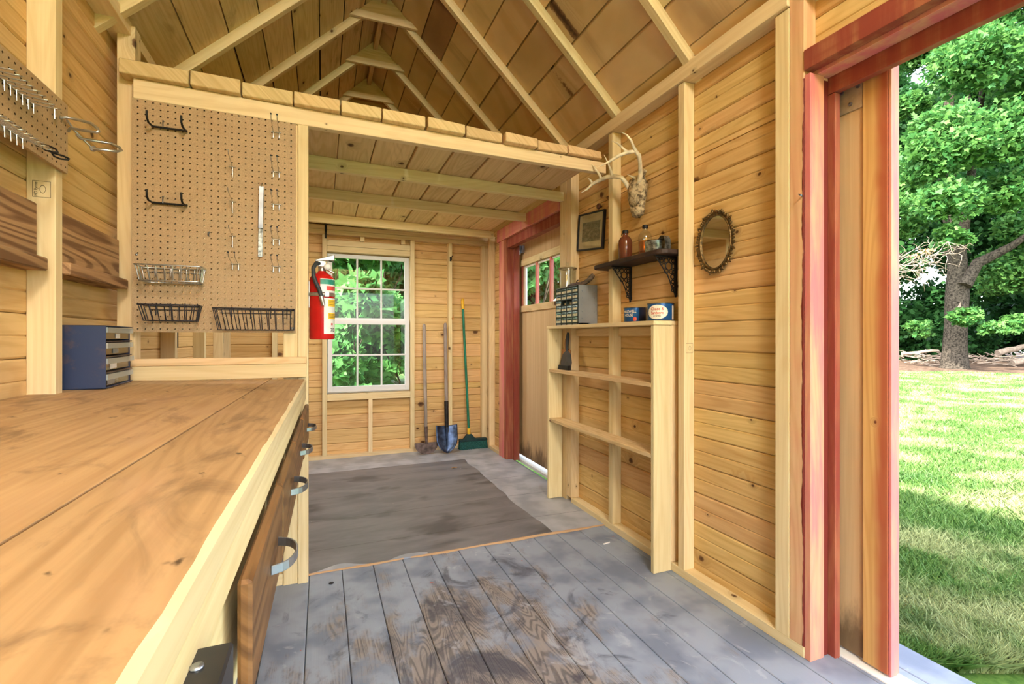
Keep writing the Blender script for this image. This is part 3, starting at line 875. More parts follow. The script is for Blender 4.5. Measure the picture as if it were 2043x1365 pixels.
bb = thing('steel_bar', 'black painted steel bar fixed to the bench edge in the near corner', 'metal bar', (-.08, .35, .80))
MB().hexa([(-.108, .18, .79), (-.0685, .18, .79), (-.0675, .452, .79), (-.1075, .452, .79), (-.108, .18, .85), (-.0685, .18, .85), (-.0675, .452, .85), (-.1075, .452, .85)]).build('bar', plain('satin_black_steel', (44, 44, 48), .3, .3, .5, .06), bb, .002)
mb = MB(); mb.lathe([(.005, 0), (.005, .0012), (.002, .002)], (-.088, .425, .8502), 12); mb.build('screw', M['steel'], bb)

# ---- pegboards (every hole is a real hole)
def pegboard(parent, mp, cols, rows, mu, mv, su, sv, th=.0095, hr=.0033):
    P = .0254; mb = MB()
    cu = (su - cols * P) / 2; cv = (sv - rows * P) / 2
    def quad(a, b, c, d): mb.add([mp(*a), mp(*b), mp(*c), mp(*d)], [(0, 1, 2, 3)])
    for d in (0, th):
        for (u0, u1, v0, v1) in ((0, cu, 0, sv), (su - cu, su, 0, sv), (cu, su - cu, 0, cv), (cu, su - cu, sv - cv, sv)):
            quad((u0, v0, d), (u1, v0, d), (u1, v1, d), (u0, v1, d))
    for (a, b) in (((0, 0), (su, 0)), ((su, 0), (su, sv)), ((su, sv), (0, sv)), ((0, sv), (0, 0))):
        quad((a[0], a[1], 0), (b[0], b[1], 0), (b[0], b[1], th), (a[0], a[1], th))
    ob = [(-1, -1), (0, -1), (1, -1), (1, 0), (1, 1), (0, 1), (-1, 1), (-1, 0)]
    for i in range(cols):
        for j in range(rows):
            x, y = cu + (i + .5) * P, cv + (j + .5) * P
            vs = []
            for d in (0, th):
                vs += [mp(x + p * P / 2, y + q * P / 2, d) for p, q in ob]
                vs += [mp(x + hr * p / math.hypot(p, q), y + hr * q / math.hypot(p, q), d) for p, q in ob]
            fs = []
            for k in range(8):
                l = (k + 1) % 8
                fs += [(k, l, 8 + l, 8 + k), (16 + k, 24 + k, 24 + l, 16 + l), (8 + k, 8 + l, 24 + l, 24 + k)]
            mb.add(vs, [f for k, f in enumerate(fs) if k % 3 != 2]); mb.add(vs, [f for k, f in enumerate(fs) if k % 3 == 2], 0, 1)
    return mb.build('perforated_panel', [M['peg'], M['pegshade']], parent, fix=True)
PY = 2.335
pb = thing('pegboard', 'tall brown pegboard above the workbench, hung with hooks and wire baskets', 'pegboard', (-.405, 2.338, 1.12))
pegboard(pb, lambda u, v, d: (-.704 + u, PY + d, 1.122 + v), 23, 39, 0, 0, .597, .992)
for (u, v) in ((363, 191), (580, 230), (583, 655), (272, 508)):
    p = on(u, v, y=PY); MB().lathe([(.005, .0005), (.0045, -.0012), (.0015, -.0018)], p, 10, axis='y').build('screw_head', M['steel'], pb)
PX = -.716
pb2 = thing('pegboard', 'low strip of brown pegboard nailed across the studs of the left wall', 'pegboard', (PX, 1.3, 1.59))
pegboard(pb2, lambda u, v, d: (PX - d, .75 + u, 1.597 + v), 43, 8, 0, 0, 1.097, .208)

def hook(label, u, v, kind, length=.10, rise=.024, leg=.026, mat='wire', grp=None):
    c = on(u, v, y=PY - .004)
    o = thing('pegboard_hook', label, 'hook', c)
    xs = (-.0115, .0115) if kind == 'double' else (0,)
    r = .0017
    for x in xs:
        mb = MB()
        mb.tube([c + Vector((x, .002, 0)), c + Vector((x, -.012, 0)), c + Vector((x, -length * .6, rise * .3)), c + Vector((x, -length, rise * .7)), c + Vector((x, -length - .006, rise + .006))], r, 6)
        mb.build('prong', M[mat], o)
        mb = MB(); mb.tube([c + Vector((x, -.001, .002)), c + Vector((x, -.003, -leg * .5)), c + Vector((x, -.002, -leg))], .0024, 6)
        mb.build('lower_leg', M[mat], o)
        if kind == 'double':
            mb = MB(); q = c + Vector((x, -length - .008, rise + .009)); mb.lathe([(0, -.004), (.0034, -.002), (.0034, .002), (0, .004)], q, 8, axis='y'); mb.build('tip', M['rubber'], o)
    mb = MB(); w = .019 if kind == 'double' else .0125
    mb.tube([c + Vector((-w, 0, 0)), c + Vector((w, 0, 0))], .0019, 6); mb.build('crossbar', M[mat], o)
    return o
words_ = ['topmost', 'second from top', 'third from top', 'fourth from top', 'lowest']
for i, (u, v) in enumerate(((551, 264), (551, 343), (551, 408), (551, 478), (551, 532))):
    hook('two-pronged silver hook near the right edge of the tall pegboard, %s of five' % words_[i], u, v, 'double')
hook('single silver hook at mid-board, highest of the three one-pronged hooks', 464, 333, 'single', .10, .03, .045)
hook('single silver hook at mid-board, middle of the three one-pronged hooks', 464, 402, 'single', .11, .02, .05)
hook('single silver hook at mid-board, lowest of the three one-pronged hooks', 464, 471, 'single', .09, .02, .05)
hook('two-pronged silver hook standing alone above the wide black basket, below the single hooks', 470, 527, 'double')
c = on(418, 466, y=PY)
o = tag(MB().strip([c + Vector((0, 0, .008)), c + Vector((0, -.006, .006)), c + Vector((-.003, -.010, -.004)), c + Vector((-.003, -.004, -.011)), c + Vector((0, 0, -.011))], .006, .002, (1, 0, 0)).build('spring_clip', M['steel']), 'tiny grey clip pushed into a hole left of the single hooks', 'clip')
def rack(label, u0, v0, u1, v1):
    a, b = on(u0, v0, y=PY - .012), on(u1, v1, y=PY - .012)
    b.z = a.z
    o = thing('tool_rack', label, 'hook', (a + b) / 2)
    mb = MB(); mb.tube([a, b], .0042, 8); mb.build('bar', M['iron'], o)
    for x, nm in ((a.x, 'left'), (b.x - .006, 'right')):
        mb = MB(); p = Vector((x, a.y, a.z))
        mb.tube([p + Vector((0, .012, .004)), p, p + Vector((0, -.05, -.004)), p + Vector((0, -.066, .008)), p + Vector((0, -.068, .034))], .004, 8)
        mb.build('prong', M['iron'], o)
    mb = MB(); p = a.lerp(b, .3)
    mb.tube([p + Vector((0, .010, .03)), p + Vector((0, -.004, .028)), p + Vector((0, -.004, 0))], .002, 6); mb.build('clip', M['steel'], o)
    return o
rack('black three-pronged tool rack high on the left of the tall pegboard', 304, 252, 374, 262)
rack('black three-pronged tool rack under its twin, above the silver basket', 304, 404, 374, 413)
# galvanised bar hanging on the board
a, b = on(522, 372, y=PY - .006), on(519, 513, y=PY - .006)
o = thing('hanging_bar', 'long flat galvanised metal bar hanging from the tall pegboard', 'metal bar', b)
MB().strip([b, b.lerp(a, .42)], .0175, .004, (1, 0, 0)).build('bar', M['galv'], o, .0008)
MB().strip([b.lerp(a, .40) + Vector((0, -.004, 0)), a + Vector((0, -.004, 0))], .0195, .006, (1, 0, 0)).build('sleeve', M['steel'], o, .0015)
MB().tube([a + Vector((.003, .008, .012)), a + Vector((.002, -.004, .014)), a + Vector((0, -.006, -.004))], .0018, 6).build('hanger', M['wire'], o)
def basket(label, tl, tr, bl, br, yf, mat, nv, r=.0018, ns=3):
    TL, TR, BL, BR = on(*tl, y=yf), on(*tr, y=yf), on(*bl, y=yf + .012), on(*br, y=yf + .012)
    TR.z = TL.z; BR.z = BL.z
    yb = PY - .006
    TLb, TRb = Vector((TL.x + .004, yb, TL.z)), Vector((TR.x - .004, yb, TR.z))
    BLb, BRb = Vector((BL.x + .006, yb - .006, BL.z)), Vector((BR.x - .006, yb - .006, BR.z))
    o = thing('wire_basket', label, 'basket', (BL + BRb) / 2)
    def rim(p, nm, rr):
        q = []
        for i in range(4):
            a, b, c = p[i - 1], p[i], p[(i + 1) % 4]
            k = .010
            q += [b + (a - b).normalized() * k, b + (a - b).normalized() * k * .3 + (c - b).normalized() * k * .3, b + (c - b).normalized() * k]
        MB().tube(q, rr, 6, closed=True).build(nm, M[mat], o)
    rim([TL, TR, TRb, TLb], 'rim', r * 1.45); rim([BL, BR, BRb, BLb], 'bottom_rim', r * 1.2)
    for i in range(nv):
        f = (i + .5) / nv
        a, b = TL.lerp(TR, f), BL.lerp(BR, f); c_, d_ = BLb.lerp(BRb, f), TLb.lerp(TRb, f)
        MB().tube([a, b + Vector((0, 0, .006)), b + Vector((0, .005, 0)), c_, d_], r, 6).build('wire', M[mat], o)
    for s0, s1, t0, t1 in ((TL, TLb, BL, BLb), (TR, TRb, BR, BRb)):
        for i in range(ns):
            f = (i + .6) / (ns + .4)
            MB().tube([s0.lerp(s1, f), t0.lerp(t1, f)], r, 6).build('wire', M[mat], o)
    zc = TL.z - .016
    MB().tube([(TLb.x + .01, yb + .001, zc), (TRb.x - .01, yb + .001, zc)], r, 6).build('back_wire', M[mat], o)
    for f in (.18, .42, .68, .9):
        x = TLb.x + (TRb.x - TLb.x) * f
        MB().tube([(x, PY + .004, zc + .024), (x, PY - .004, zc + .026), (x, PY - .010, zc + .012), (x, PY - .010, zc - .016), (x, PY - .014, zc - .022)], r * 1.1, 6).build('hook', M[mat], o)
basket('silver wire basket on the lower left of the tall pegboard', (265.5, 526), (402, 537), (274, 558), (399, 566), 2.225, 'chrome', 8, .0021)
basket('small black wire basket below the silver basket', (271.5, 606.5), (396, 607.5), (283, 639), (391, 641), 2.235, 'black', 8)
basket('wide black wire basket at the lower right of the tall pegboard', (422, 614), (587, 616), (433, 658), (587, 659.5), 2.235, 'black', 10)

# hooks on the left strip
def ring_hook(label, y, z, L=.055, drop=.004, r=.0019, mat='wire'):
    c = Vector((PX, y, z)); o = thing('pegboard_hook', label, 'hook', c, group='wire hooks on the strip pegboard')
    rr = .010
    pts = [c + Vector((-.002, 0, .004)), c + Vector((.008, 0, 0)), c + Vector((L - rr, 0, -drop))]
    pts += [c + Vector((L - rr + rr * math.sin(a), rr - rr * math.cos(a), -drop + .008 * (a / PI) )) for a in [PI * k / 8 for k in range(1, 9)]]
    pts += [c + Vector((L * .45, 2 * rr, .004)), c + Vector((L * .40, 2 * rr - .004, .004))]
    MB().tube(pts, r, 6).build('prong', M[mat], o)
    MB().tube([c + Vector((.002, -.010, 0)), c + Vector((.002, .012, 0))], r, 6).build('crossbar', M[mat], o)
    MB().tube([c + Vector((.003, 0, 0)), c + Vector((.004, 0, -.026))], r * 1.2, 6).build('lower_leg', M[mat], o)
for k in range(9): ring_hook('silver wire hook in the upper row of the strip pegboard', 1.45 + .0254 * k, 1.722)
for k in range(9): ring_hook('silver wire hook in the lower row of the strip pegboard', 1.40 + .0254 * k, 1.610, .06, .02)
c = on(104, 216, x=PX + .004)
o = thing('pegboard_hook', 'short silver peg standing down beside the large looped holder', 'hook', c)
MB().tube([c + Vector((-.006, 0, .004)), c + Vector((.004, 0, .004)), c + Vector((.006, 0, 0)), c + Vector((.006, 0, -.03))], .0035, 8).build('peg', M['wire'], o)
o = thing('loop_holder', 'large silver double-loop tool holder at the end of the strip pegboard', 'hook', on(132, 250, x=PX))
def px3(seq): return [on(u, v, x=x) for (u, v, x) in seq]
MB().tube(px3([(118, 234, -.716), (132, 234, -.706), (160, 240, -.67), (182, 246, -.635), (194, 256, -.612), (197, 262, -.607), (192, 264, -.612), (165, 260, -.65), (140, 256, -.69), (136, 262, -.700)]), .0042, 8).build('loop', M['chrome'], o)
MB().tube(px3([(153, 268, -.690), (160, 276, -.685), (190, 281, -.66), (224, 287, -.622), (238, 294, -.60), (242, 300, -.595), (234, 302, -.60), (205, 299, -.63), (186, 297, -.655)]), .0042, 8).build('loop', M['chrome'], o)
MB().tube(px3([(134, 240, -.705), (150, 262, -.698), (186, 298, -.662)]), .003, 8).build('spine', M['chrome'], o)
MB().lathe([(.007, -.004), (.009, 0), (.007, .004)], on(186, 297, x=-.658), 12, axis='y').build('eyelet', M['chrome'], o)
o = thing('ring_hook', 'black looped hook low at the end of the strip pegboard', 'hook', on(80, 290, x=PX))
MB().tube(px3([(70, 282, -.714), (74, 291, -.712), (84, 293, -.71), (85, 288, -.71), (97, 291, -.69), (112, 298, -.67), (116, 304, -.662), (106, 304, -.672), (92, 300, -.69), (86, 296, -.705)]), .0026, 6).build('loop', M['iron'], o)
MB().tube(px3([(96, 300, -.69), (108, 306, -.68), (126, 311, -.66), (138, 317, -.648), (136, 319, -.648), (120, 317, -.665), (108, 312, -.68), (104, 306, -.685)]), .0026, 6).build('loop', M['iron'], o)

# ---- dark wood ledges on the left wall
def ledge(label, y0, y1, xf, xl):
    o = thing('wall_ledge', label, 'shelf', (xf, (y0 + y1) / 2, 1.30))
    box(SL + .002, xf, y0, y1, 1.33, 1.485, 'back_board', DARKW['y'], o, .003)
    box(SL + .002, xl, y0, y1, 1.292, 1.33, 'ledge_board', DARKW['y'], o, .004)
ledge('weathered brown ledge board on the left wall, nearest the camera', .70, 1.772, -.756, -.731)
ledge('weathered brown ledge board behind the pale stud, next to the tall pegboard', 1.853, 2.325, -.742, -.712)

# ---- blue parts cabinet on the bench
rot = math.radians(4)
bc = thing('parts_cabinet', 'scuffed dark blue metal parts cabinet with four clear drawers on the workbench', 'organizer', (-.664, 2.09, bz(-.72) + .0005), rot=(0, 0, rot))
W_, D_, H_ = .31, .118, .207
mb = MB()
mb.box(-D_, 0, -W_ / 2, -W_ / 2 + .003, 0, H_); mb.box(-D_, -.008, W_ / 2 - .003, W_ / 2, 0, H_ - .006)
mb.box(-D_, 0, -W_ / 2, W_ / 2, H_ - .003, H_); mb.box(-D_, 0, -W_ / 2, W_ / 2, 0, .004); mb.box(-D_, -D_ + .003, -W_ / 2, W_ / 2, 0, H_)
mb.build('body', M['blue'], bc, .001, world=False)
for k in range(1, 4):
    MB().box(-D_ + .003, -.001, -W_ / 2 + .003, W_ / 2 - .003, k * H_ / 4 - .003, k * H_ / 4 + .001).build('divider', M['rust'], bc, world=False)
for k in range(4):
    z0 = k * H_ / 4 + .006; h = H_ / 4 - .012
    d = MB()
    d.box(-.012, -.010, -W_ / 2 + .006, W_ / 2 - .008, z0, z0 + h); d.box(-D_ + .006, -.012, -W_ / 2 + .006, W_ / 2 - .008, z0, z0 + .002)
    d.box(-D_ + .006, -.012, -W_ / 2 + .006, -W_ / 2 + .008, z0, z0 + h); d.box(-D_ + .006, -.012, W_ / 2 - .010, W_ / 2 - .008, z0, z0 + h)
    do = d.build('drawer', M['clearplastic'], bc, world=False)
    MB().box(-.010, .004, -W_ / 2 + .006, W_ / 2 - .008 + (.012 if k == 1 else 0), z0 + h * .55, z0 + h).build('drawer_lip', M['cloudy'], do, world=False)
    MB().box(-.0092, -.0088, -W_ / 2 + .05 + .03 * k, -W_ / 2 + .13 + .02 * k, z0 + h * .08, z0 + h * .5).build('paper_card', M['lblwhite'] if k % 2 else M['grey'], do, world=False)
    if k < 3:
        mb = MB()
        for q in range(5):
            yy = random.uniform(-W_ / 2 + .03, W_ / 2 - .03); mb.lathe([(.006, 0), (.006, .012), (.003, .012)], (-.04 - .02 * (q % 3), yy, z0 + .003), 6)
        mb.build('hardware', M['steel'], do, world=False)['kind'] = 'stuff'

# ---- tool clips and rod seen through the gap below the pegboard
for i, (yy, ln, lab) in enumerate(((3.095, .30, 'long dark rod hanging from the first stud seen through the gap under the pegboard'),
                                   (3.79, .05, 'short black clip on the middle stud seen through the gap under the pegboard'), (4.425, .05, 'short black clip on the corner stud seen through the gap under the pegboard'))):
    o = thing('tool_clip' if i else 'hanging_rod', lab, 'hook' if i else 'tool', (-.745, yy, 1.05))
    MB().tube([(-.742, yy + .012, 1.24), (-.742, yy + .012, 1.075 - (.03 if i == 0 else .02))], .013 if i == 0 else .010, 10).build('grip', M['iron'], o)
    if i == 0: MB().tube([(-.742, yy + .012, 1.05), (-.742, yy + .012, .45)], .008, 8).build('shaft', M['steel'], o)

# ---- fire extinguisher on the post
EX, EY = .0015, 2.40
fe = thing('fire_extinguisher', 'red fire extinguisher with black hose strapped to the partition post', 'fire extinguisher', (EX, EY, 1.092))
R = .0555
MB().lathe([(0, 0), (R - .006, 0), (R, .006), (R, .27), (R - .003, .285), (R - .012, .298), (R - .028, .307), (.02, .312), (.017, .318), (0, .318)], (EX, EY, 1.092), 40).build('cylinder', M['red'], fe)
def patch(a0, a1, z0, z1, mat, name, r=R + .0005, par=None, n=14):
    vs = []; fs = []
    for i in range(n + 1):
        a = math.radians(a0 + (a1 - a0) * i / n)
        vs += [(EX + r * math.sin(a), EY - r * math.cos(a), z0), (EX + r * math.sin(a), EY - r * math.cos(a), z1)]
    fs = [(2 * i, 2 * i + 2, 2 * i + 3, 2 * i + 1) for i in range(n)]
    return MB().add(vs, fs, smooth=True).build(name, M[mat], par or fe)
lb = patch(8, 92, 1.118, 1.282, 'lblwhite', 'label')
patch(-8, 92, 1.308, 1.371, 'lblwhite', 'label', R + .0004)
patch(-8, 92, 1.345, 1.368, 'lblgreen', 'green_band', R + .0009, lb); patch(20, 92, 1.318, 1.338, 'lblred', 'red_band', R + .0009, lb)
patch(28, 84, 1.244, 1.276, 'lblyellow', 'yellow_panel', R + .0009, lb); patch(28, 84, 1.186, 1.214, 'lblyellow', 'yellow_panel', R + .0009, lb)
mb = MB()
def oncyl(ac, zc): return lambda x, y: (EX + (R + .0013) * math.sin(math.radians(ac) + x / R), EY - (R + .0013) * math.cos(math.radians(ac) + x / R), zc + y)
text_into(mb, '70', .026, oncyl(52, 1.135))
for z in (1.268, 1.26, 1.252, 1.207, 1.2, 1.193):
    for q in range(8):
        a0, a1 = 32 + q * 6, 36 + q * 6
        vs = [(EX + (R + .0013) * math.sin(math.radians(a)), EY - (R + .0013) * math.cos(math.radians(a)), zz) for a, zz in ((a0, z), (a1, z), (a1, z + .002), (a0, z + .002))]
        mb.add(vs, [(0, 1, 2, 3)])
mb.build('print', M['ink'], lb)
patch(44, 54, 1.158, 1.168, 'lblred', 'flame_mark', R + .0009, lb, 4)
vb = MB(); vb.lathe([(.017, 0), (.017, .022), (.013, .026), (.013, .046), (0, .046)], (EX, EY, 1.408), 20)
vb.box(EX - .018, EX + .016, EY - .02, EY + .02, 1.43, 1.455)
vo = vb.build('valve', M['alu'], fe, .001)
MB().hexa([(EX - .03, EY - .014, 1.452), (EX + .055, EY - .014, 1.462), (EX + .055, EY + .014, 1.462), (EX - .03, EY + .014, 1.452),
           (EX - .03, EY - .014, 1.462), (EX + .055, EY - .014, 1.490), (EX + .055, EY + .014, 1.490), (EX - .03, EY + .014, 1.462)]).build('lever', M['alu'], fe, .003)
MB().hexa([(EX, EY - .012, 1.425), (EX + .052, EY - .012, 1.40), (EX + .052, EY + .012, 1.40), (EX, EY + .012, 1.425),
           (EX, EY - .012, 1.433), (EX + .055, EY - .012, 1.408), (EX + .055, EY + .012, 1.408), (EX, EY + .012, 1.433)]).build('carry_handle', M['alu'], fe, .002)
MB().lathe([(.0, -.012), (.014, -.012), (.015, -.002), (.015, .004)], (EX + .022, EY - .028, 1.428), 20, axis='y').build('gauge', M['lblwhite'], fe)
MB().tube([(EX + .03, EY - .024, 1.456), (EX + .05, EY - .026, 1.452), (EX + .056, EY - .026, 1.44)], .0028, 8).build('pull_pin', M['iron'], fe)
MB().tube([(EX - .012, EY - .016, 1.444), (EX - .026, EY - .03, 1.440), (EX - .037, EY - .046, 1.418), (EX - .036, EY - .058, 1.38), (EX - .026, EY - .064, 1.35), (EX - .012, EY - .067, 1.32), (EX - .004, EY - .067, 1.29)], .0092, 12).build('hose', M['rubber'], fe)
MB().tube([(EX - .004, EY - .067, 1.289), (EX + .006, EY - .068, 1.247)], [.0105, .008], 12).build('nozzle', M['alu'], fe)
mb = MB(); mb.lathe([(R + .0015, 0), (R + .0022, 0), (R + .0022, .016), (R + .0015, .016)], (EX, EY, 1.291), 40, cap=False)
mb.box(EX - .057, EX - .05, EY - .012, EY + .012, 1.24, 1.36); mb.box(EX + .012, EX + .03, EY - R - .008, EY - R + .004, 1.288, 1.31)
mb.build('strap', M['alu'], fe)

# ---- long handled tools in the back corner
def longtool(nm, lab, cat): return thing(nm, lab, cat, (0, 0, 0))
o = thing('half_moon_edger', 'half-moon lawn edger leaning on the back wall beside the window', 'garden tool', (.91, 4.47, .009))
b0, tp = Vector((.912, 4.475, .155)), Vector((.914, 4.583, 1.235))
MB().tube([b0 + (tp - b0) * -.02, b0.lerp(tp, .10), b0.lerp(tp, .55), tp - Vector((0, 0, .02)), tp], [.010, .015, .0165, .0165, .010], 12).build('handle', M['greywood'], o)
MB().tube([Vector((.912, 4.462, .10)), b0 + (tp - b0) * .10], [.011, .0175], 12).build('socket', M['rust'], o)
pr = [(-.112, .0)] + [(-.112 * math.cos(a), -.102 * math.sin(a)) for a in [PI * k / 18 for k in range(1, 18)]] + [(.112, 0), (.11, .006), (-.11, .006)]
MB().prism(pr, lambda p, q: (.912 + p, 4.459 + q * .09 - .0015, .112 + q), lambda p, q: (.912 + p, 4.459 + q * .09 + .0015, .112 + q)).build('blade', M['rust'], o, fix=True)
o = thing('shovel', 'round-point shovel with blue steel blade leaning on the back wall', 'shovel', (1.10, 4.42, .009))
b0, tp = Vector((1.105, 4.46, .28)), Vector((1.122, 4.583, 1.245))
MB().tube([b0.lerp(tp, .10), b0.lerp(tp, .6), tp - Vector((0, 0, .02)), tp], [.017, .0175, .017, .010], 12).build('handle', M['greywood'], o)
MB().tube([b0 + Vector((0, -.01, -.08)), b0, b0.lerp(tp, .22)], [.016, .02, .021], 12).build('socket', M['iron'], o)
vs = []; fs = []; nu, nv = 12, 14
for i in range(nv + 1):
    f = i / nv; z = .012 + .262 * (1 - f)
    w = .104 * (1 - max(0, (f - .45) / .55) ** 2.2) ** .75 if f < 1 else .004
    for k in range(nu + 1):
        s_ = -1 + 2 * k / nu
        vs.append((1.102 + s_ * w, 4.405 + .052 * (1 - f) + .028 * s_ * s_ * (1 - .4 * f) * -1 + .018, z - .012 * (1 - s_ * s_) * (f < .05)))
for i in range(nv):
    for k in range(nu): fs.append((i * 13 + k, i * 13 + k + 1, i * 13 + 14 + k, i * 13 + 13 + k))
so = MB().add(vs, fs, smooth=True).build('blade', M['shovelsteel'], o)
md = so.modifiers.new('thick', 'SOLIDIFY'); md.thickness = .003
MB().tube([(1.104, 4.447, .25), (1.102, 4.436, .15), (1.102, 4.425, .05)], [.015, .009, .003], 8).build('rib', M['shovelsteel'], o)
o = thing('push_broom', 'green push broom with yellow grip standing in the back corner', 'broom', (1.39, 4.52, .009))
b0, tp = Vector((1.345, 4.52, .13)), Vector((1.296, 4.586, 1.487))
MB().tube([b0, b0.lerp(tp, .93)], .0125, 12).build('handle', M['greenpole'], o)
MB().tube([b0.lerp(tp, .925), b0.lerp(tp, .99), tp], [.0155, .0155, .010], 12).build('grip', M['yellow'], o)
MB().tube([b0 + Vector((0, 0, -.01)), b0.lerp(tp, .06)], .016, 10).build('ferrule', M['yellow'], o)
MB().prism([(-.07, 0), (.07, 0), (.022, .055), (-.022, .055)], lambda p, q: (1.345 + p, 4.50, .100 + q), lambda p, q: (1.345 + p, 4.535, .100 + q)).build('bracket', M['broomblock'], o, .003, fix=True)
MB().box(1.245, 1.525, 4.49, 4.55, .085, .108).build('block', M['broomblock'], o, .004)
mb = MB()
for i in range(46):
    for k in range(5):
        x = 1.25 + .27 * i / 45; y = 4.496 + .048 * k / 4
        dx, dy = random.uniform(-.006, .006), random.uniform(-.012, .004)
        mb.add([(x - .0034, y, .086), (x + .0034, y, .086), (x + .004 + dx, y + dy, .0095), (x - .004 + dx, y + dy, .0095), (x, y + .004, .086), (x + dx, y + dy + .005, .0095)], [(0, 1, 2, 3), (1, 4, 5, 2), (4, 0, 3, 5)], random.random())
mb.build('bristles', M['bristle'], o)['kind'] = 'stuff'
# small hooks on the back wall
c = on(899, 517, y=YB - .002)
o = thing('coat_hook', 'small black hook high on the stud above the shovel', 'hook', c)
MB().box(c.x - .008, c.x + .008, YB - .004, YB, c.z - .022, c.z + .022).build('plate', M['iron'], o)
MB().tube([c + Vector((0, 0, -.012)), c + Vector((0, -.03, -.016)), c + Vector((0, -.04, .006))], .004, 8).build('prong', M['iron'], o)
MB().tube([c + Vector((.002, 0, .012)), c + Vector((.012, -.04, .028))], .004, 8).build('prong', M['iron'], o)
c = on(903, 634, y=YB - .001)
o = tag(MB().tube([c + Vector((.004, -.004, .03)), c + Vector((.006, -.006, -.01)), c + Vector((0, -.008, -.022)), c + Vector((-.008, -.006, -.012)), c + Vector((-.008, -.005, 0))], .003, 6).build('wire_loop', plain('orange_wire', (206, 130, 60), .5)), 'small orange wire hook on the stud between shovel and broom', 'hook')
c = on(650, 462, y=YB - .012)
o = thing('strap_hook', 'black iron strap hook hanging at the top left of the window', 'hook', c)
MB().strip([c + Vector((0, .006, .075)), c + Vector((0, .004, -.03)), c + Vector((0, 0, -.06))], .018, .005, (1, 0, 0)).build('strap', M['iron'], o)
MB().tube([c + Vector((0, 0, -.055)), c + Vector((0, -.025, -.062)), c + Vector((0, -.03, -.04))], .005, 8).build('hook', M['iron'], o)

# ---- open bookcase on the right wall
bk = thing('bookcase', 'open backed pine bookcase with two shelves against the right wall', 'bookcase', (1.51, 2.37, 0))
BX0, BX1 = 1.43, 1.592
box(BX0 + .003, 1.533, 1.821, 1.842, .001, 1.159, 'side_panel', PALE['z'], bk)
box(1.534, BX1, 1.821, 1.842, .040, 1.159, 'side_filler', PALE['z'], bk)
box(BX0, 1.533, 2.92, 2.942, .0095, 1.159, 'side_panel', PALE['z'], bk)
box(BX0 - .002, 1.534, 1.815, 2.95, 1.160, 1.18, 'top_board', PALE['y'], bk)
for (a, b) in ((1.8185, 2.312), (2.358, 2.797)): box(1.5345, BX1, a, b, 1.160, 1.18, 'top_filler', PALE['y'], bk)
for z in (.868, .535): box(BX0 + .003, 1.533, 1.8425, 2.9195, z, z + .02, 'shelf', LOFT['y'], bk)
box(BX0 - .001, BX0 + .018, 1.8425, 1.862, .0, 1.159, 'face_strip', PALE['z'], bk) if False else None
box(1.575, 1.593, 1.8435, 2.312, 1.11, 1.158, 'back_rail', PALE['y'], bk)
box(1.575, 1.593, 2.358, 2.797, 1.11, 1.158, 'back_rail', PALE['y'], bk)

# dustpan and brush
dp = thing('dustpan', 'dark dustpan standing on edge on the middle bookcase shelf', 'dustpan', (1.50, 2.80, .889))
c = Vector((1.492, 2.80, .889))
def dpm(p, q, d): return (c.x + d + q * .10, c.y - p, c.z + q)
pr = [(-.068, 0), (.068, 0), (.075, .05), (.055, .10), (.022, .122), (-.022, .122), (-.055, .10), (-.075, .05)]
MB().prism(pr, lambda p, q: dpm(p, q, 0), lambda p, q: dpm(p, q, .004)).build('pan', M['plastic'], dp, fix=True)
MB().prism([(-.07, 0), (.07, 0), (.07, .03), (-.07, .03)], lambda p, q: dpm(p, q, -.018), lambda p, q: dpm(p, q, -.002)).build('lip', M['iron'], dp, .003, fix=True)
MB().tube([dpm(-.005, .118, .004), dpm(-.008, .16, .002), dpm(-.012, .215, .003), dpm(-.013, .245, .004)], [.008, .009, .012, .008], 10).build('handle', M['rubber'], dp)
br = thing('hand_brush', 'hand brush with tan wooden handle behind the dustpan', 'brush', (1.513, 2.835, .889))
c2 = Vector((1.508, 2.838, .889))
MB().box(c2.x + .005, c2.x + .02, c2.y - .055, c2.y + .055, c2.z + .06, c2.z + .135).build('block', M['tanwood'], br, .006)
MB().tube([c2 + Vector((.013, .0, .13)), c2 + Vector((.013, .0, .17)), c2 + Vector((.013, .003, .205))], [.012, .013, .008], 10).build('handle', M['tanwood'], br)
mb = MB()
for i in range(16):
    for k in range(3):
        y = c2.y - .052 + .104 * i / 15; x = c2.x + .006 + .005 * k
        mb.add([(x, y - .004, c2.z + .062), (x, y + .004, c2.z + .062), (x + .002, y + .005, c2.z), (x + .002, y - .005, c2.z)], [(0, 1, 2, 3)], random.random())
mb.build('bristles', M['iron'], br)['kind'] = 'stuff'

# ---- grey small-drawer cabinet
gc = thing('drawer_cabinet', 'grey steel cabinet of tiny drawers on top of the bookcase', 'organizer', (1.52, 2.716, 1.1805))
gx0, gx1, gy0, gy1, gz0, gz1 = 1.455, 1.592, 2.566, 2.866, 1.1805, 1.426
mb = MB(); mb.box(gx0 + .004, gx1, gy0, gy0 + .003, gz0, gz1); mb.box(gx0 + .004, 1.533, gy1 - .003, gy1, gz0, gz1); mb.box(gx0 + .004, 1.533, gy0, gy1, gz1 - .003, gz1)
mb.box(gx0 + .004, 1.533, gy0, gy1, gz0, gz0 + .012); mb.box(1.530, 1.533, gy0, gy1, gz0, gz1)
mb.build('body', M['grey'], gc, .001)
mb = MB(); nr, nc = 6, 4; hh = (gz1 - gz0 - .02) / nr; ww = (gy1 - gy0 - .008) / nc
for r_ in range(nr + 1): mb.box(gx0, gx0 + .02, gy0 + .0032, gy1 - .0032, gz0 + .012 + r_ * hh - .003, gz0 + .012 + r_ * hh + .003)
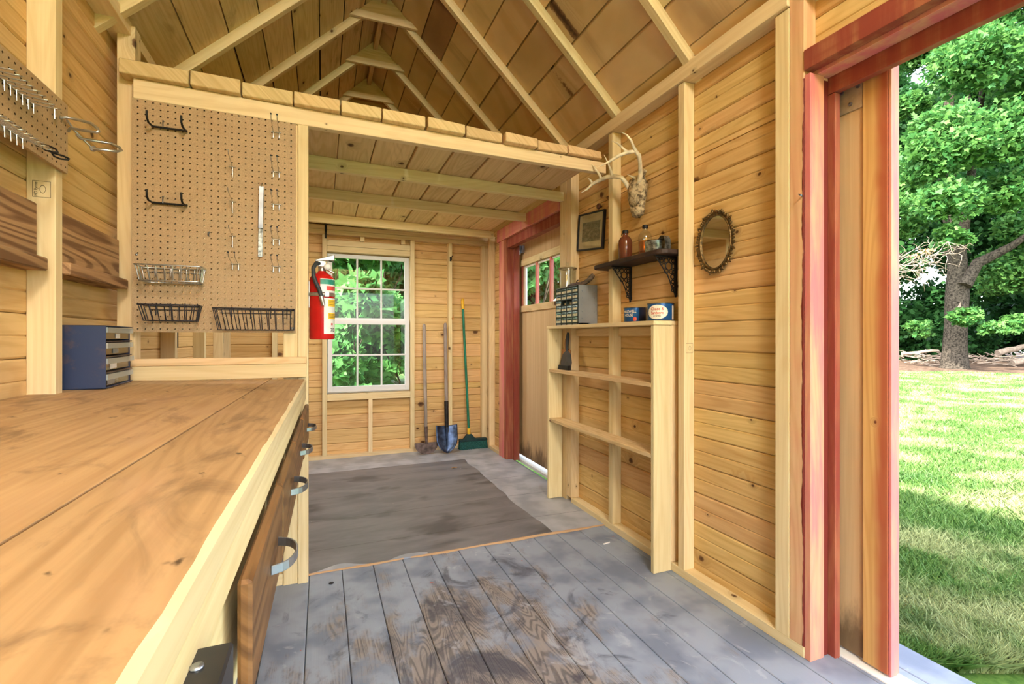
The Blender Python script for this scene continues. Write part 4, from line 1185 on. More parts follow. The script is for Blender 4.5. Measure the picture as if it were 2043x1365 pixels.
for c_ in range(nc + 1): mb.box(gx0, gx0 + .02, max(gy0 + .0032, gy0 + .004 + c_ * ww - .0025), min(gy1 - .0032, gy0 + .004 + c_ * ww + .0025), gz0, gz1 - .004)
mb.build('drawer_frame', M['darkgreen'], gc)
dproto = None
for r_ in range(nr):
    for c_ in range(nc):
        y0 = gy0 + .004 + c_ * ww + .003; z0 = gz0 + .012 + r_ * hh + .0035
        ins = .0 if (r_, c_) not in ((3, 1), (3, 2)) else .02
        d = MB().box(gx0 + .002 + ins, gx0 + .006 + ins, y0, y0 + ww - .006, z0, z0 + hh - .007).build('drawer', M['clearplastic'], gc)
        MB().box(gx0 + .0008 + ins, gx0 + .0018 + ins, y0 + .004, y0 + ww - .010, z0 + hh * .06, z0 + hh * .42).build('card', M['cream'], d)
        MB().box(gx0 - .004 + ins, gx0 + .002 + ins, y0 + ww * .34, y0 + ww * .6, z0 + hh * .46, z0 + hh * .6).build('pull', M['darkgreen'], d)
mb = MB()
for z in (1.22, 1.262, 1.304, 1.346, 1.388):
    for x in (1.485, 1.57): mb.lathe([(.0045, 0), (.0035, -.0012), (0, -.0014)], (x, gy0, z), 8, axis='y')
mb.build('dimples', M['steel'], gc)

# jar with lid
jc = (1.497, 2.775, 1.4268)
jr = thing('glass_jar', 'clear glass jar with knobbed glass lid on the drawer cabinet', 'jar', jc)
MB().lathe([(0, 0), (.046, 0), (.053, .004), (.0545, .02), (.0545, .10), (.0575, .118), (.056, .122), (.053, .118), (.0515, .10), (.0515, .02), (.048, .006), (0, .005)], jc, 36).build('bowl', M['jar'], jr)
lid = MB().lathe([(.0595, .124), (.0605, .127), (.058, .131), (.03, .137), (.013, .140), (.011, .150), (.0125, .158), (.010, .164), (0, .165)], jc, 36).build('lid', M['jar'], jr)
MB().lathe([(.0565, .1215), (.0600, .1225), (.0600, .1268), (.0565, .1272)], jc, 36, cap=False).build('rim', M['brass'], jr)
# antique grip lying on the cabinet
ag = thing('old_pistol', 'old weathered pistol-like relic lying on top of the drawer cabinet', 'antique', (1.53, 2.62, 1.4268))
g0 = Vector((1.505, 2.70, 1.440))
MB().tube([g0 + Vector((-.005, .075, -.004)), g0 + Vector((0, .03, 0)), g0 + Vector((.012, -.03, .002)), g0 + Vector((.024, -.052, 0))], [.008, .012, .0135, .012], 10).build('barrel', M['rust'], ag)
MB().tube([g0 + Vector((.020, -.046, .002)), g0 + Vector((.034, -.068, .005)), g0 + Vector((.05, -.086, .020)), g0 + Vector((.066, -.102, .042)), g0 + Vector((.074, -.112, .055))], [.013, .0145, .0145, .016, .012], 10).build('grip', M['gripwood'], ag)
MB().tube([g0 + Vector((.006, -.015, .010)), g0 + Vector((.008, -.02, .024)), g0 + Vector((.012, -.028, .026))], .004, 8).build('hammer', M['iron'], ag)
MB().tube(arc(g0 + Vector((.022, -.052, -.002)), .011, 0, 2 * PI, 14, 'yz')[:-1], .0022, 6, closed=True).build('trigger_guard', M['brass'], ag)

# ---- framed picture
pc = on(1178.5, 461.5, x=SR - .012)
fp = thing('framed_picture', 'small black framed engraving hanging tilted on the right wall', 'picture', pc, rot=(math.radians(6.5), 0, 0))
w2, h2 = .155, .118
mb = MB()
for (a, b, c_, d_) in ((-w2, -w2 + .010, -h2, h2), (w2 - .010, w2, -h2, h2), (-w2 + .010, w2 - .010, h2 - .010, h2), (-w2 + .010, w2 - .010, -h2, -h2 + .010)):
    mb.box(-.009, .010, a, b, c_, d_)
mb.build('frame', M['ink'], fp, .0015, world=False)
MB().box(.0, .002, -w2 + .01, w2 - .01, -h2 + .01, h2 - .01).build('mat', M['paper'], fp, world=False)
MB().box(-.0008, -.0002, -w2 + .045, w2 - .05, -h2 + .055, h2 - .058).build('print', M['photo'], fp, world=False)
MB().box(-.004, -.003, -w2 + .01, w2 - .01, -h2 + .01, h2 - .01).build('glass', M['jar'], fp, world=False)
c = on(1196.5, 412, x=SR - .014)
kb = tag(MB().lathe([(.006, .014), (.007, .004), (.0155, -.002), (.0185, -.008), (.016, -.014), (.007, -.018), (0, -.0185)], c, 20, axis='x').build('wooden_rosette', M['brownwood']), 'round brown wooden knob on the wall above the engraving', 'knob')

# ---- dark shelf with lacy iron brackets
sh = thing('wall_shelf', 'dark wooden shelf on two lacy iron brackets on the right wall', 'shelf', (1.53, 2.1, 1.5))
pts = []
y0, y1, x0, x1 = 1.79, 2.41, 1.452, 1.593
def corner(cx, cy, a0, a1, r=.05): return [(cx + r * math.cos(a0 + (a1 - a0) * k / 6), cy + r * math.sin(a0 + (a1 - a0) * k / 6)) for k in range(7)]
# notch the plank around the stud it passes
poly = [(x1, y0), (x1, 2.313), (1.534, 2.313), (1.534, 2.357), (x1, 2.357), (x1, y1)] + corner(x0 + .05, y1 - .05, PI / 2, PI) + corner(x0 + .05, y0 + .05, PI, 1.5 * PI)
MB().prism(poly, lambda p, q: (p, q, 1.492), lambda p, q: (p, q, 1.515)).build('shelf_board', M['shelf'], sh, .004, fix=True)
def bracket(y):
    b = MB()
    X0, Z0 = 1.592, 1.4915
    b.box(X0 - .010, X0, y - .006, y + .006, Z0 - .185, Z0); b.box(X0 - .128, X0 - .010, y - .006, y + .006, Z0 - .008, Z0)
    def ring(cx, cz, r, t_=.0028): b.tube(arc((X0 - cx, y, Z0 - cz), r, 0, 2 * PI, 14)[:-1], t_, 6, closed=True)
    ring(.046, .048, .019)
    for k in range(6):
        a = k * PI / 3; ring(.046 + .029 * math.cos(a), .048 + .029 * math.sin(a), .0115, .0022)
    ring(.024, .098, .011); ring(.022, .122, .009); ring(.018, .142, .007); ring(.088, .022, .011); ring(.104, .017, .007); ring(.020, .022, .010); ring(.018, .075, .008)
    b.tube([(X0 - .122, y, Z0 - .010), (X0 - .100, y, Z0 - .034), (X0 - .078, y, Z0 - .062), (X0 - .055, y, Z0 - .088), (X0 - .040, y, Z0 - .118), (X0 - .028, y, Z0 - .15), (X0 - .012, y, Z0 - .176)], .003, 6)
    b.tube(arc((X0 - .022, y, Z0 - .162), .008, .2, 5.2, 12), .0024, 6)
    b.lathe([(.004, -.008), (.006, 0), (.003, .006)], (X0 - .006, y, Z0 - .188), 8)
    return b.build('bracket', M['iron'], sh)
bracket(2.217); bracket(1.852)

def bottle(nm, lab, c, r, h, mat, liquid=None, cap='iron'):
    o = thing(nm, lab, 'bottle', c)
    nr_ = r * .36
    MB().lathe([(0, .0008), (r * .9, .0008), (r, .005), (r, h * .62), (r * .94, h * .69), (r * .72, h * .77), (nr_ * 1.15, h * .82), (nr_, h * .85), (nr_, h * .90), (nr_ * 1.1, h * .905)], c, 32).build('body', M[mat], o)
    if liquid: MB().lathe([(0, .004), (r * .92, .004), (r * .94, .008), (r * .94, h * .50), (0, h * .50)], c, 28).build('liquid', M[liquid], o)
    MB().lathe([(nr_ * 1.22, h * .90), (nr_ * 1.22, h * .985), (nr_ * 1.1, h), (0, h)], c, 20).build('cap', M[cap], o)
bottle('brown_bottle', 'opaque reddish brown bottle at the far end of the dark shelf', (1.535, 2.19, 1.5152), .037, .168, 'brownglass')
bottle('clear_bottle', 'clear bottle half full of amber liquid on the dark shelf', (1.548, 2.035, 1.5152), .034, .165, 'jar', 'amber')
c = Vector((1.535, 1.935, 1.5152))
tm = thing('tin_measure', 'galvanised tin measure with loop handle at the near end of the dark shelf', 'tin', c)
MB().lathe([(0, .001), (.050, .001), (.0515, .004), (.052, .058), (.0535, .060), (.051, .060), (.050, .004), (0, .004)], c, 32).build('cup', M['galv'], tm)
hc = Vector((1.530, 1.866, 1.555))
MB().strip([hc + Vector((-.004, .012, -.024))] + [hc + Vector((0, .026 * math.cos(a), .036 * math.sin(a))) for a in [math.radians(d_) for d_ in range(-60, 181, 15)]] + [hc + Vector((0, -.024, -.034))], .034, .0016, (1, 0, 0)).build('handle', M['galv'], tm)
MB().tube(arc(c + Vector((0, 0, .0605)), .0525, 0, 2 * PI, 30, 'xy')[:-1], .0018, 6, closed=True).build('rim', M['iron'], tm)

# ---- coffee cans
def curved(c, r, ang):
    return lambda x, y: (c[0] + r * math.cos(ang + x / r), c[1] + r * math.sin(ang + x / r), c[2] + y)
def can(nm, lab, c, r, h, mat):
    o = thing(nm, lab, 'coffee can', c)
    b_ = MB().lathe([(0, .002), (r - .003, .002), (r - .001, .004), (r - .001, h - .004)], c, 40).build('body', M[mat], o)
    MB().lathe([(r - .001, .0002), (r + .001, .0002), (r + .001, .004), (r - .001, .005)], c, 40, cap=False).build('bottom_rim', M['canrim'], o)
    MB().lathe([(r - .001, h - .005), (r + .001, h - .004), (r + .001, h), (r - .002, h), (r - .003, h - .003), (0, h - .003)], c, 40).build('top_rim', M['canrim'], o)
    return o
def shape(o, poly, fn, mat, name): return MB().add([fn(*p) for p in poly], [tuple(range(len(poly)))]).build(name, M[mat], o)
def grid_shape(o, inside, x0, x1, y0, y1, fn, mat, name, n=26):
    mb = MB()
    for i in range(n):
        xa, xb = x0 + (x1 - x0) * i / n, x0 + (x1 - x0) * (i + 1) / n
        a0, a1 = inside(xa); b0, b1 = inside(xb)
        mb.add([fn(xa, a0), fn(xb, b0), fn(xb, b1), fn(xa, a1)], [(0, 1, 2, 3)])
    return mb.build(name, M[mat], o)
c1 = (1.532, 2.10, 1.1805); r1, h1 = .0575, .078
k1 = can('coffee_can', 'blue and navy coffee can lettered MAXWELL HOUSE on the bookcase', c1, r1, h1, 'canblue')
A1 = math.radians(216)
f1 = curved((c1[0], c1[1], c1[2] + .039), r1 + .0004, A1); f2 = curved((c1[0], c1[1], c1[2] + .039), r1 + .0009, A1)
def flip(fn): return lambda x, y: fn(x, y)
grid_shape(k1, lambda x: (-.036, .034), .040, .11, 0, 0, f1, 'cannavy', 'dark_panel')
mb = MB(); text_into(mb, 'MAXWELL', .0185, lambda x, y: f2(x - .012, y + .016), sx=.86); text_into(mb, 'HOUSE', .0185, lambda x, y: f2(x - .017, y - .003), sx=.88)
mb.build('lettering', M['canwhite'], k1)
grid_shape(k1, lambda x: (-.026 - .007 * math.sqrt(max(0, 1 - ((x - .018) / .010) ** 2)), -.020 + .006 * math.sqrt(max(0, 1 - ((x - .018) / .010) ** 2))), .009, .027, 0, 0, f2, 'canred', 'orange_cup')
c3 = (1.530, 1.892, 1.1805); r3, h3 = .0625, .086
k2 = can('coffee_can', 'blue coffee can with white oval lettered Chase & Sanborn on the bookcase', c3, r3, h3, 'canblue')
A2 = math.radians(216)
g1_ = curved((c3[0], c3[1], c3[2] + .043), r3 + .0004, A2); g2_ = curved((c3[0], c3[1], c3[2] + .043), r3 + .0009, A2)
grid_shape(k2, lambda x: (-.034 * math.sqrt(max(0, 1 - (x / .052) ** 2)) - .001, .034 * math.sqrt(max(0, 1 - (x / .052) ** 2)) - .001), -.052, .052, 0, 0, g1_, 'canwhite', 'oval', 40)
mb = MB(); text_into(mb, 'Chase &', .020, lambda x, y: g2_(x, y + .0135), sx=.95); text_into(mb, 'Sanborn', .020, lambda x, y: g2_(x, y - .0055), sx=.95); mb.build('lettering', M['canred'], k2)
mb = MB(); text_into(mb, 'COFFEE', .0105, lambda x, y: g2_(x, y - .021)); mb.build('lettering', M['ink'], k2)
grid_shape(k2, lambda x: (-.036, .030), .078, .097, 0, 0, g1_, 'canwhite', 'side_panel')

# ---- oval mirror
mc = Vector((SR - .012, 1.597, 1.515))
mr = thing('oval_mirror', 'oval mirror in an ornate leafy bronze frame on the right wall', 'mirror', mc)
ra, rb = .083, .113
def ell(k, n, a, b, x=0): return mc + Vector((x, a * math.cos(2 * PI * k / n), b * math.sin(2 * PI * k / n)))
vs = [ell(k, 48, ra, rb, -.001) for k in range(48)]; bs = [ell(k, 48, ra, rb, .008) for k in range(48)]
MB().add(vs + bs, [tuple(range(48))] + [(k, (k + 1) % 48, 48 + (k + 1) % 48, 48 + k) for k in range(48)]).build('mirror_glass', M['mirror'], mr)
mb = MB(); mb.tube([ell(k, 48, ra + .003, rb + .003, -.004) for k in range(48)], .0048, 8, closed=True); mb.tube([ell(k, 48, ra + .011, rb + .011, -.002) for k in range(48)], .004, 8, closed=True)
mb.build('inner_moulding', M['brass'], mr)
mb = MB()
for k in range(64):
    a = 2 * PI * k / 64; o_ = Vector((0, math.cos(a), math.sin(a)))
    b0 = ell(k, 64, ra + .012, rb + .012, -.002); L_ = .013 + .007 * (k % 5 == 0) + random.uniform(-.003, .003)
    tn = Vector((0, -math.sin(a), math.cos(a))) * random.uniform(-.010, .010)
    mb.tube([b0, b0 + o_ * L_ * .5 + tn * .5 + Vector((-.004, 0, 0)), b0 + o_ * L_ + tn + Vector((-.002, 0, 0))], [.004, .0062, .0026], 6)
    if k % 2: mb.lathe([(0, -.004), (.0036, -.001), (.004, .002), (0, .004)], b0 + o_ * .008 + Vector((-.004, 0, 0)), 6, axis='x')
mb.build('leaf_border', M['brass'], mr)

# ---- deer skull with antlers
sk = thing('deer_skull', 'weathered deer skull with pale antlers mounted on the right wall', 'antler mount', (1.57, 2.09, 1.85))
sc0 = Vector((1.555, 2.105, 1.95)); down = Vector((-.01, -.01, -1)).normalized()
prof = [(0, .040, .030), (.02, .056, .040), (.05, .068, .050), (.085, .070, .052), (.115, .060, .048), (.15, .050, .040), (.185, .046, .034), (.205, .036, .024), (.214, .014, .01)]
n = 20; vs = []; fs = []
for i in range(33):
    s_ = i / 32 * .214
    for (p, q) in zip(prof, prof[1:]):
        if p[0] <= s_ <= q[0] + 1e-6: f = (s_ - p[0]) / (q[0] - p[0]); wy, wx = p[1] + (q[1] - p[1]) * f, p[2] + (q[2] - p[2]) * f; break
    c = sc0 + down * s_ + Vector((-.006 * math.sin(s_ * 16), 0, 0))
    for k in range(n):
        a = 2 * PI * k / n
        v = c + Vector((-wx * math.cos(a) * .8, wy * math.sin(a), 0))
        fr = math.cos(a)
        for (sy_, sz_, rr, dp_) in ((.046, .08, .024, .024), (-.046, .08, .024, .024), (.014, .155, .018, .02), (-.014, .155, .018, .02)):
            d_ = math.hypot(wy * math.sin(a) - sy_, s_ - sz_)
            if fr > -.2 and d_ < rr: v += Vector((dp_ * (1 - d_ / rr), 0, 0))
        v += Vector((random.uniform(-1, 1), random.uniform(-1, 1), random.uniform(-1, 1))) * .0028
        vs.append(v)
for i in range(32):
    for k in range(n): fs.append((i * n + k, i * n + (k + 1) % n, i * n + n + (k + 1) % n, i * n + n + k))
fs += [tuple(range(n))[::-1], tuple(range(32 * n, 33 * n))]
so = MB().add(vs, fs, smooth=True).build('skull', M['skull'], sk, fix=True)
mb = MB()
p = sc0 + Vector((.0, -.04, .0)); mb.tube([p, p + Vector((-.004, -.022, .012)), p + Vector((0, -.034, .006))], [.016, .012, .003], 8)
p = sc0 + Vector((.0, .04, -.01)); mb.tube([p, p + Vector((-.004, .02, .006)), p + Vector((0, .03, -.006))], [.014, .010, .003], 8)
mb.build('brow_bone', M['skull'], sk)
def antler(main, tines, rr):
    mb = MB()
    mb.tube(px3(main), rr, 10)
    for t_, r_ in tines: mb.tube(px3(t_), r_, 8)
    return mb.build('antler', M['bone'], sk)
antler([(1272, 372, 1.535), (1278, 350, 1.52), (1277, 325, 1.49), (1275, 310, 1.465), (1267, 302, 1.44), (1252, 304, 1.41), (1236, 310, 1.375), (1216, 322, 1.33), (1193, 334, 1.29)],
       [([(1270, 304, 1.445), (1264, 293, 1.425), (1259, 280, 1.41), (1250, 269, 1.39), (1240, 264, 1.38)], [.009, .007, .006, .0045, .0015]),
        ([(1252, 304, 1.41), (1244, 297, 1.395), (1232, 286, 1.38), (1220, 281, 1.37)], [.008, .006, .0045, .0015]),
        ([(1269, 356, 1.525), (1260, 352, 1.51), (1251, 348, 1.50)], [.007, .005, .0015])],
       [.014, .0115, .010, .0105, .0105, .0095, .0085, .006, .0015])
antler([(1259, 386, 1.545), (1255, 376, 1.53), (1248, 364, 1.51), (1240, 354, 1.49), (1226, 352, 1.47), (1212, 353, 1.455), (1196, 360, 1.44), (1182, 367, 1.42), (1171, 378, 1.40), (1159, 385, 1.38)],
       [([(1222, 352, 1.465), (1219, 341, 1.45), (1213, 325, 1.435), (1205, 309, 1.42)], [.009, .0065, .0045, .0012]),
        ([(1200, 358, 1.445), (1195, 347, 1.43), (1188, 337, 1.42), (1179, 325, 1.41)], [.009, .0065, .005, .0012]),
        ([(1182, 366, 1.42), (1178, 360, 1.41), (1173, 355, 1.405)], [.008, .006, .0015])],
       [.012, .0125, .0115, .011, .0115, .0115, .0105, .009, .006, .0015])

# ---- litter on the floor
c = on(907, 934, z=.009)
lfv = [(0, 0, 0), (.018, .012, .006), (.04, .010, .002), (.058, .0, .008), (.042, -.012, .003), (.02, -.013, .007), (.03, 0, .001)]
tag(MB().add([(c.x - .03 + p[0], c.y + p[1], c.z + p[2]) for p in lfv], [(0, 6, 1), (1, 6, 2), (2, 6, 3), (3, 6, 4), (4, 6, 5), (5, 6, 0)]).build('dry_leaf', M['brownleaf']), 'dry curled leaf lying on the grey plywood floor', 'leaf')
c = on(1211, 1085, z=.001)
tag(MB().hexa([(c.x - .022, c.y - .003, .0005), (c.x + .022, c.y + .004, .0005), (c.x + .021, c.y + .009, .0005), (c.x - .02, c.y + .004, .0005), (c.x - .022, c.y - .003, .004), (c.x + .022, c.y + .004, .006), (c.x + .021, c.y + .009, .006), (c.x - .02, c.y + .004, .004)]).build('wood_chip', M['lblwhite']), 'pale wood chip on the floor planks near the bookcase', 'wood chip')
c = on(661, 1164, z=.001)
tag(MB().lathe([(0, .0006), (.010, .0006), (.011, .0016), (.006, .003), (0, .003)], c, 10).build('bark_crumb', M['ink']), 'black crumb on the floor planks beside the bench end', 'debris')

# grade stamps on the studs
def stamp(cx, cz, w, h, plane, txt, par):
    mb = MB(); t_ = .0012
    for (a, b, c_, d_) in ((-w, w, h - t_, h), (-w, w, -h, -h + t_), (-w, -w + t_, -h, h), (w - t_, w, -h, h)):
        mb.add([plane(cx + a, cz + c_), plane(cx + b, cz + c_), plane(cx + b, cz + d_), plane(cx + a, cz + d_)], [(0, 1, 2, 3)])
    for k in range(20):
        a0, a1 = 2 * PI * k / 20, 2 * PI * (k + 1) / 20
        ew, eh = w * .34, h * .5
        mb.add([plane(cx + ew * .35 + ew * q * math.cos(a), cz + eh * q * math.sin(a)) for q, a in ((1, a0), (1, a1), (.85, a1), (.85, a0))], [(0, 1, 2, 3)])
    if txt: text_into(mb, txt, .011, lambda x, y: plane(cx - w * .62 - y, cz + x), sx=.85)
    mb.build('grade_stamp', M['stamp'], par)
stamp(-.762, 1.535, .021, .024, lambda p, q: (p, 1.8097, q), 'HD Pyrme', wl)
stamp(1.566, 1.052, .02, .022, lambda p, q: (p, 1.7356, q), '', wr)
# ================================================================== OUTDOORS
GZ = -.32
lw = struct('ground')
mb = MB(); N = 40
vs = []; fs = []
for i in range(N + 1):
    for j in range(N + 1):
        x, y = -12 + 72 * i / N, -22 + 70 * j / N
        vs.append((x, y, GZ + .05 * math.sin(x * .9) * math.cos(y * .7) * (1 if x > 3 else .2)))
for i in range(N):
    for j in range(N):
        a = i * (N + 1) + j; fs.append((a, a + N + 1, a + N + 2, a + 1))
mb.add(vs, fs, smooth=True).build('lawn_soil', M['lawn'], lw)
st = tag(box(1.765, 2.02, -.95, 1.62, GZ - .05, -.062, 'stone_step', M['concrete'], None, .012), 'pale grey stone step outside the big doorway', 'step')
# brick-less footing under the shed
box(-.83, 1.66, -1.65, 4.70, GZ - .05, -.061, 'foundation', M['concrete'], fl)

def raw_mesh(name, V, F, bid, mat, parent=None, off=(0, 0, 0)):
    """V (n,3), F (m,k) with constant k, bid (m,)"""
    me = bpy.data.meshes.new(name); m, k = F.shape
    me.vertices.add(len(V)); me.vertices.foreach_set('co', (V - np.array(off)).astype(np.float32).ravel())
    me.loops.add(m * k); me.loops.foreach_set('vertex_index', F.astype(np.int32).ravel())
    me.polygons.add(m); me.polygons.foreach_set('loop_start', (np.arange(m) * k).astype(np.int32))
    try: me.polygons.foreach_set('loop_total', np.full(m, k, np.int32))
    except Exception: pass
    at = me.attributes.new('bid', 'FLOAT', 'FACE'); at.data.foreach_set('value', bid.astype(np.float32))
    me.materials.append(mat); me.update(calc_edges=True)
    o = bpy.data.objects.new(name, me); COL.objects.link(o)
    if parent is not None: o.parent = parent
    return o

def unit(a): return a / (np.linalg.norm(a, axis=1, keepdims=True) + 1e-9)
def leaves(name, P, size, mat, parent, off, lobes=1, up=.55):
    n = len(P)
    nrm = unit(rng.normal(size=(n, 3)) * (1 - up) + np.array([0, 0, up]))
    d = unit(np.cross(nrm, rng.normal(size=(n, 3)))); d[:, 2] -= .25; d = unit(d)
    s = unit(np.cross(nrm, d))
    sz = (size * rng.uniform(.65, 1.3, n))[:, None]
    r = rng.random(n); Vs = []; nb = []
    if lobes == 1:
        Vs = np.stack([P, P + d * sz * .45 + s * sz * .36, P + d * sz, P + d * sz * .45 - s * sz * .36], 1); nb = r
    else:
        q = []
        for ang, l_ in ((0, 1.0), (.95, .8), (-.95, .8)):
            dd = d * math.cos(ang) + s * math.sin(ang); ss = s * math.cos(ang) - d * math.sin(ang)
            q.append(np.stack([P, P + dd * sz * l_ * .5 + ss * sz * .27, P + dd * sz * l_, P + dd * sz * l_ * .5 - ss * sz * .27], 1))
        Vs = np.concatenate(q, 0); nb = np.concatenate([r] * 3)
    m = len(Vs)
    return raw_mesh(name, Vs.reshape(-1, 3), np.arange(m * 4).reshape(m, 4), nb, mat, parent, off)

def blob(c, r, n, flat=.8, fill=.45):
    u = unit(rng.normal(size=(n, 3))) * (fill + (1 - fill) * rng.random((n, 1)) ** .6) * r
    # clumpy: pull the leaves towards random twigs
    k = max(4, int(n / 45)); tw = unit(rng.normal(size=(k, 3))) * (.35 + .65 * rng.random((k, 1)) ** .5) * r
    pick = tw[rng.integers(0, k, n)]
    u = u * .28 + pick * .72 + rng.normal(size=(n, 3)) * r * .06
    u[:, 2] *= flat
    return u + np.array(c)

def far(u, v, t): p = Vector((0, 0, CH)) + ray(u, v) * t; return (p.x, p.y, p.z)
def wiggle(a, b, n=6, k=.04):
    a, b = Vector(a), Vector(b); L = (b - a).length
    return [a.lerp(b, i / n) + Vector((random.uniform(-1, 1), random.uniform(-1, 1), random.uniform(-1, 1))) * L * k * (0 < i < n) for i in range(n + 1)]

# main maple at the edge of the lawn
bx, by = 26.6, 12.7
mt = thing('maple_tree', 'big maple at the lawn edge with a forked trunk and bright spreading leaves', 'tree', (bx, by, GZ))
MB().tube([(bx, by, GZ - .1), (bx, by, GZ + .15), (bx + .02, by, .6), (bx + .05, by - .02, 1.6), (bx + .1, by - .05, 3.0), (bx + .15, by - .05, 4.2), (bx + .1, by + .1, 7), (bx - .1, by + .2, 11), (bx, by, 16)],
          [.62, .5, .43, .40, .42, .36, .28, .2, .06], 16).build('trunk', M['bark'], mt)
for pts, r0 in (([far(1925, 570, 21.2), far(1950, 525, 21.2), far(1985, 508, 21), far(2020, 490, 20.8), far(2060, 462, 20.5), far(2140, 380, 20)], .26),
                ([far(1912, 540, 21.5), far(1890, 450, 21.5), far(1860, 320, 21.5), far(1830, 180, 22)], .16),
                ([far(1920, 480, 21.3), far(1940, 330, 21), far(1960, 180, 20.5), far(1990, 40, 20)], .2)):
    MB().tube(pts, [r0 * (1 - .75 * i / (len(pts) - 1)) for i in range(len(pts))], 10).build('branch', M['bark'], mt)
P = []
for (u, v, t, r) in ((1950, 120, 19, 1.9), (1880, 255, 18, 1.3), (2000, 270, 17.5, 1.6), (1905, 385, 18.5, .95), (2025, 380, 18, 1.2), (1835, 330, 21, 1.1), (2110, 160, 19, 2.4), (1985, 10, 20, 2.2),
                     (1840, 90, 23, 1.6), (2160, 350, 18.5, 1.8), (1930, 632, 19.5, .62), (2030, 645, 20, .6), (1835, 655, 23, .7), (1960, -160, 21, 3.2), (2230, -80, 22, 3.2), (2330, 220, 22, 2.6), (1800, -60, 24, 2.0), (1980, 655, 19, .5), (1892, 400, 17.6, 1.2), (1885, 300, 17.6, 1.5), (1900, 470, 17.8, .7), (1812, 430, 24, 1.5), (1800, 380, 25, 1.3), (2010, 540, 25, 1.9), (2050, 450, 24, 1.5), (1815, 210, 22, .9), (1925, 300, 20.5, 1.0), (2035, 200, 20.5, 1.5)):
    P.append(blob(far(u, v, t), r, int(1250 * r ** 1.7) + 150))
leaves('foliage', np.concatenate(P), .17, M['leaf'], mt, (bx, by, GZ), 3)
db = MB()
root = Vector(far(1790, 545, 16.5)) - Vector((1.0, -.6, .1))
for k in range(12):
    a = root + Vector((random.uniform(-.1, .5), random.uniform(-.3, .3), random.uniform(-.35, .4)))
    e = Vector(far(random.uniform(1840, 1925), random.uniform(480, 550), 16.3))
    m_ = wiggle(a, e, 5, .09); db.tube(m_, [.018, .015, .012, .009, .006, .003], 5)
    for q in range(9):
        b = m_[random.randint(1, 5)]; db.tube(wiggle(b, b + Vector((random.uniform(-.4, .6), random.uniform(-.5, .2), random.uniform(-.65, .4))), 3, .16), [.008, .006, .005, .002], 4)
dbo = thing('dead_branch', 'bare pale dead branch reaching in front of the maple trunk', 'branch', tuple(root))
db.build('twigs', M['twig'], dbo)
leaves('dry_leaves', blob(far(1845, 500, 16.3), .55, 60, .5), .10, M['brownleaf'], dbo, tuple(root))
# small A-frame birdhouse on the trunk
bh = thing('birdhouse', 'small pale triangular birdhouse on the maple trunk', 'birdhouse', far(1916, 606, 21.35))
c = Vector(far(1916, 606, 21.35)); rv = Vector((CYW, -SY, 0)); fv = Vector((SY, CYW, 0))
MB().prism([(-.17, -.16), (.17, -.16), (0, .26)], lambda p, q: c + rv * p + Vector((0, 0, q)) - fv * .1, lambda p, q: c + rv * p + Vector((0, 0, q)) + fv * .12).build('house', M['twig'], bh, fix=True)
MB().lathe([(.05, -.002), (.05, .002)], c - fv * .104, 12, axis='x').build('hole', M['ink'], bh)

def tree(label, x, y, h, r0, blobs, mat, size, dens, lobes=1, base=None, nm='forest_tree'):
    o = thing(nm, label, 'tree', (x, y, GZ))
    MB().tube(wiggle((x, y, GZ - .1), (x + random.uniform(-.6, .6), y + random.uniform(-.6, .6), h), 7, .012), [r0 * (1 - .85 * i / 7) for i in range(8)], 10).build('trunk', M['bark'], o)
    P = [blob(b[:3], b[3], int(dens * b[3] ** 1.8) + 100) for b in blobs]
    leaves('foliage', np.concatenate(P), size, M[mat], o, (x, y, GZ), lobes)
    return o
spots = [((36, 17), 'dark forest tree directly behind the maple trunk'), ((40, 12), 'dark forest tree behind the maple, right of its trunk'), ((33, 21), 'dark forest tree behind the dead branch, left of the maple'),
         ((44, 20), 'tall forest tree farthest back between the others'), ((36, 7.5), 'dark forest tree beyond the right edge of the doorway view'), ((29, 24), 'dark forest tree at the far left of the wood'), ((21, 27), 'dark forest tree hidden mostly by the sliding door, nearest to the shed side'), ((34, 30), 'dark forest tree hidden mostly by the sliding door, far behind')]
for (x, y), lab in spots:
    bl = []
    for k in range(15):
        zc = 1.0 + 17 * (k / 14); rr = random.uniform(1.9, 3.0)
        bl.append((x + random.uniform(-3, 3), y + random.uniform(-3, 3), zc, rr))
    tree(lab, x, y, 19, .35, bl, 'leaf2', .34, 520)
# undergrowth hiding the horizon between the trunks
for (u, t, lab) in ((1830, 33, 'dark shrub at the forest edge left of the maple trunk'), (1990, 33, 'dark shrub at the forest edge right of the maple trunk'), (2120, 32, 'dark shrub at the forest edge beyond the doorway')):
    c = far(u, 674, t); o = thing('forest_shrub', lab, 'shrub', (c[0], c[1], GZ))
    leaves('foliage', np.concatenate([blob((c[0] + random.uniform(-3, 3), c[1] + random.uniform(-3, 3), 1.3), 1.9, 1500, .7) for _ in range(3)]), .26, M['leaf2'], o, (c[0], c[1], GZ))
    MB().tube([(c[0], c[1], GZ), (c[0], c[1], 1.2)], .1, 6).build('stem', M['bark'], o)
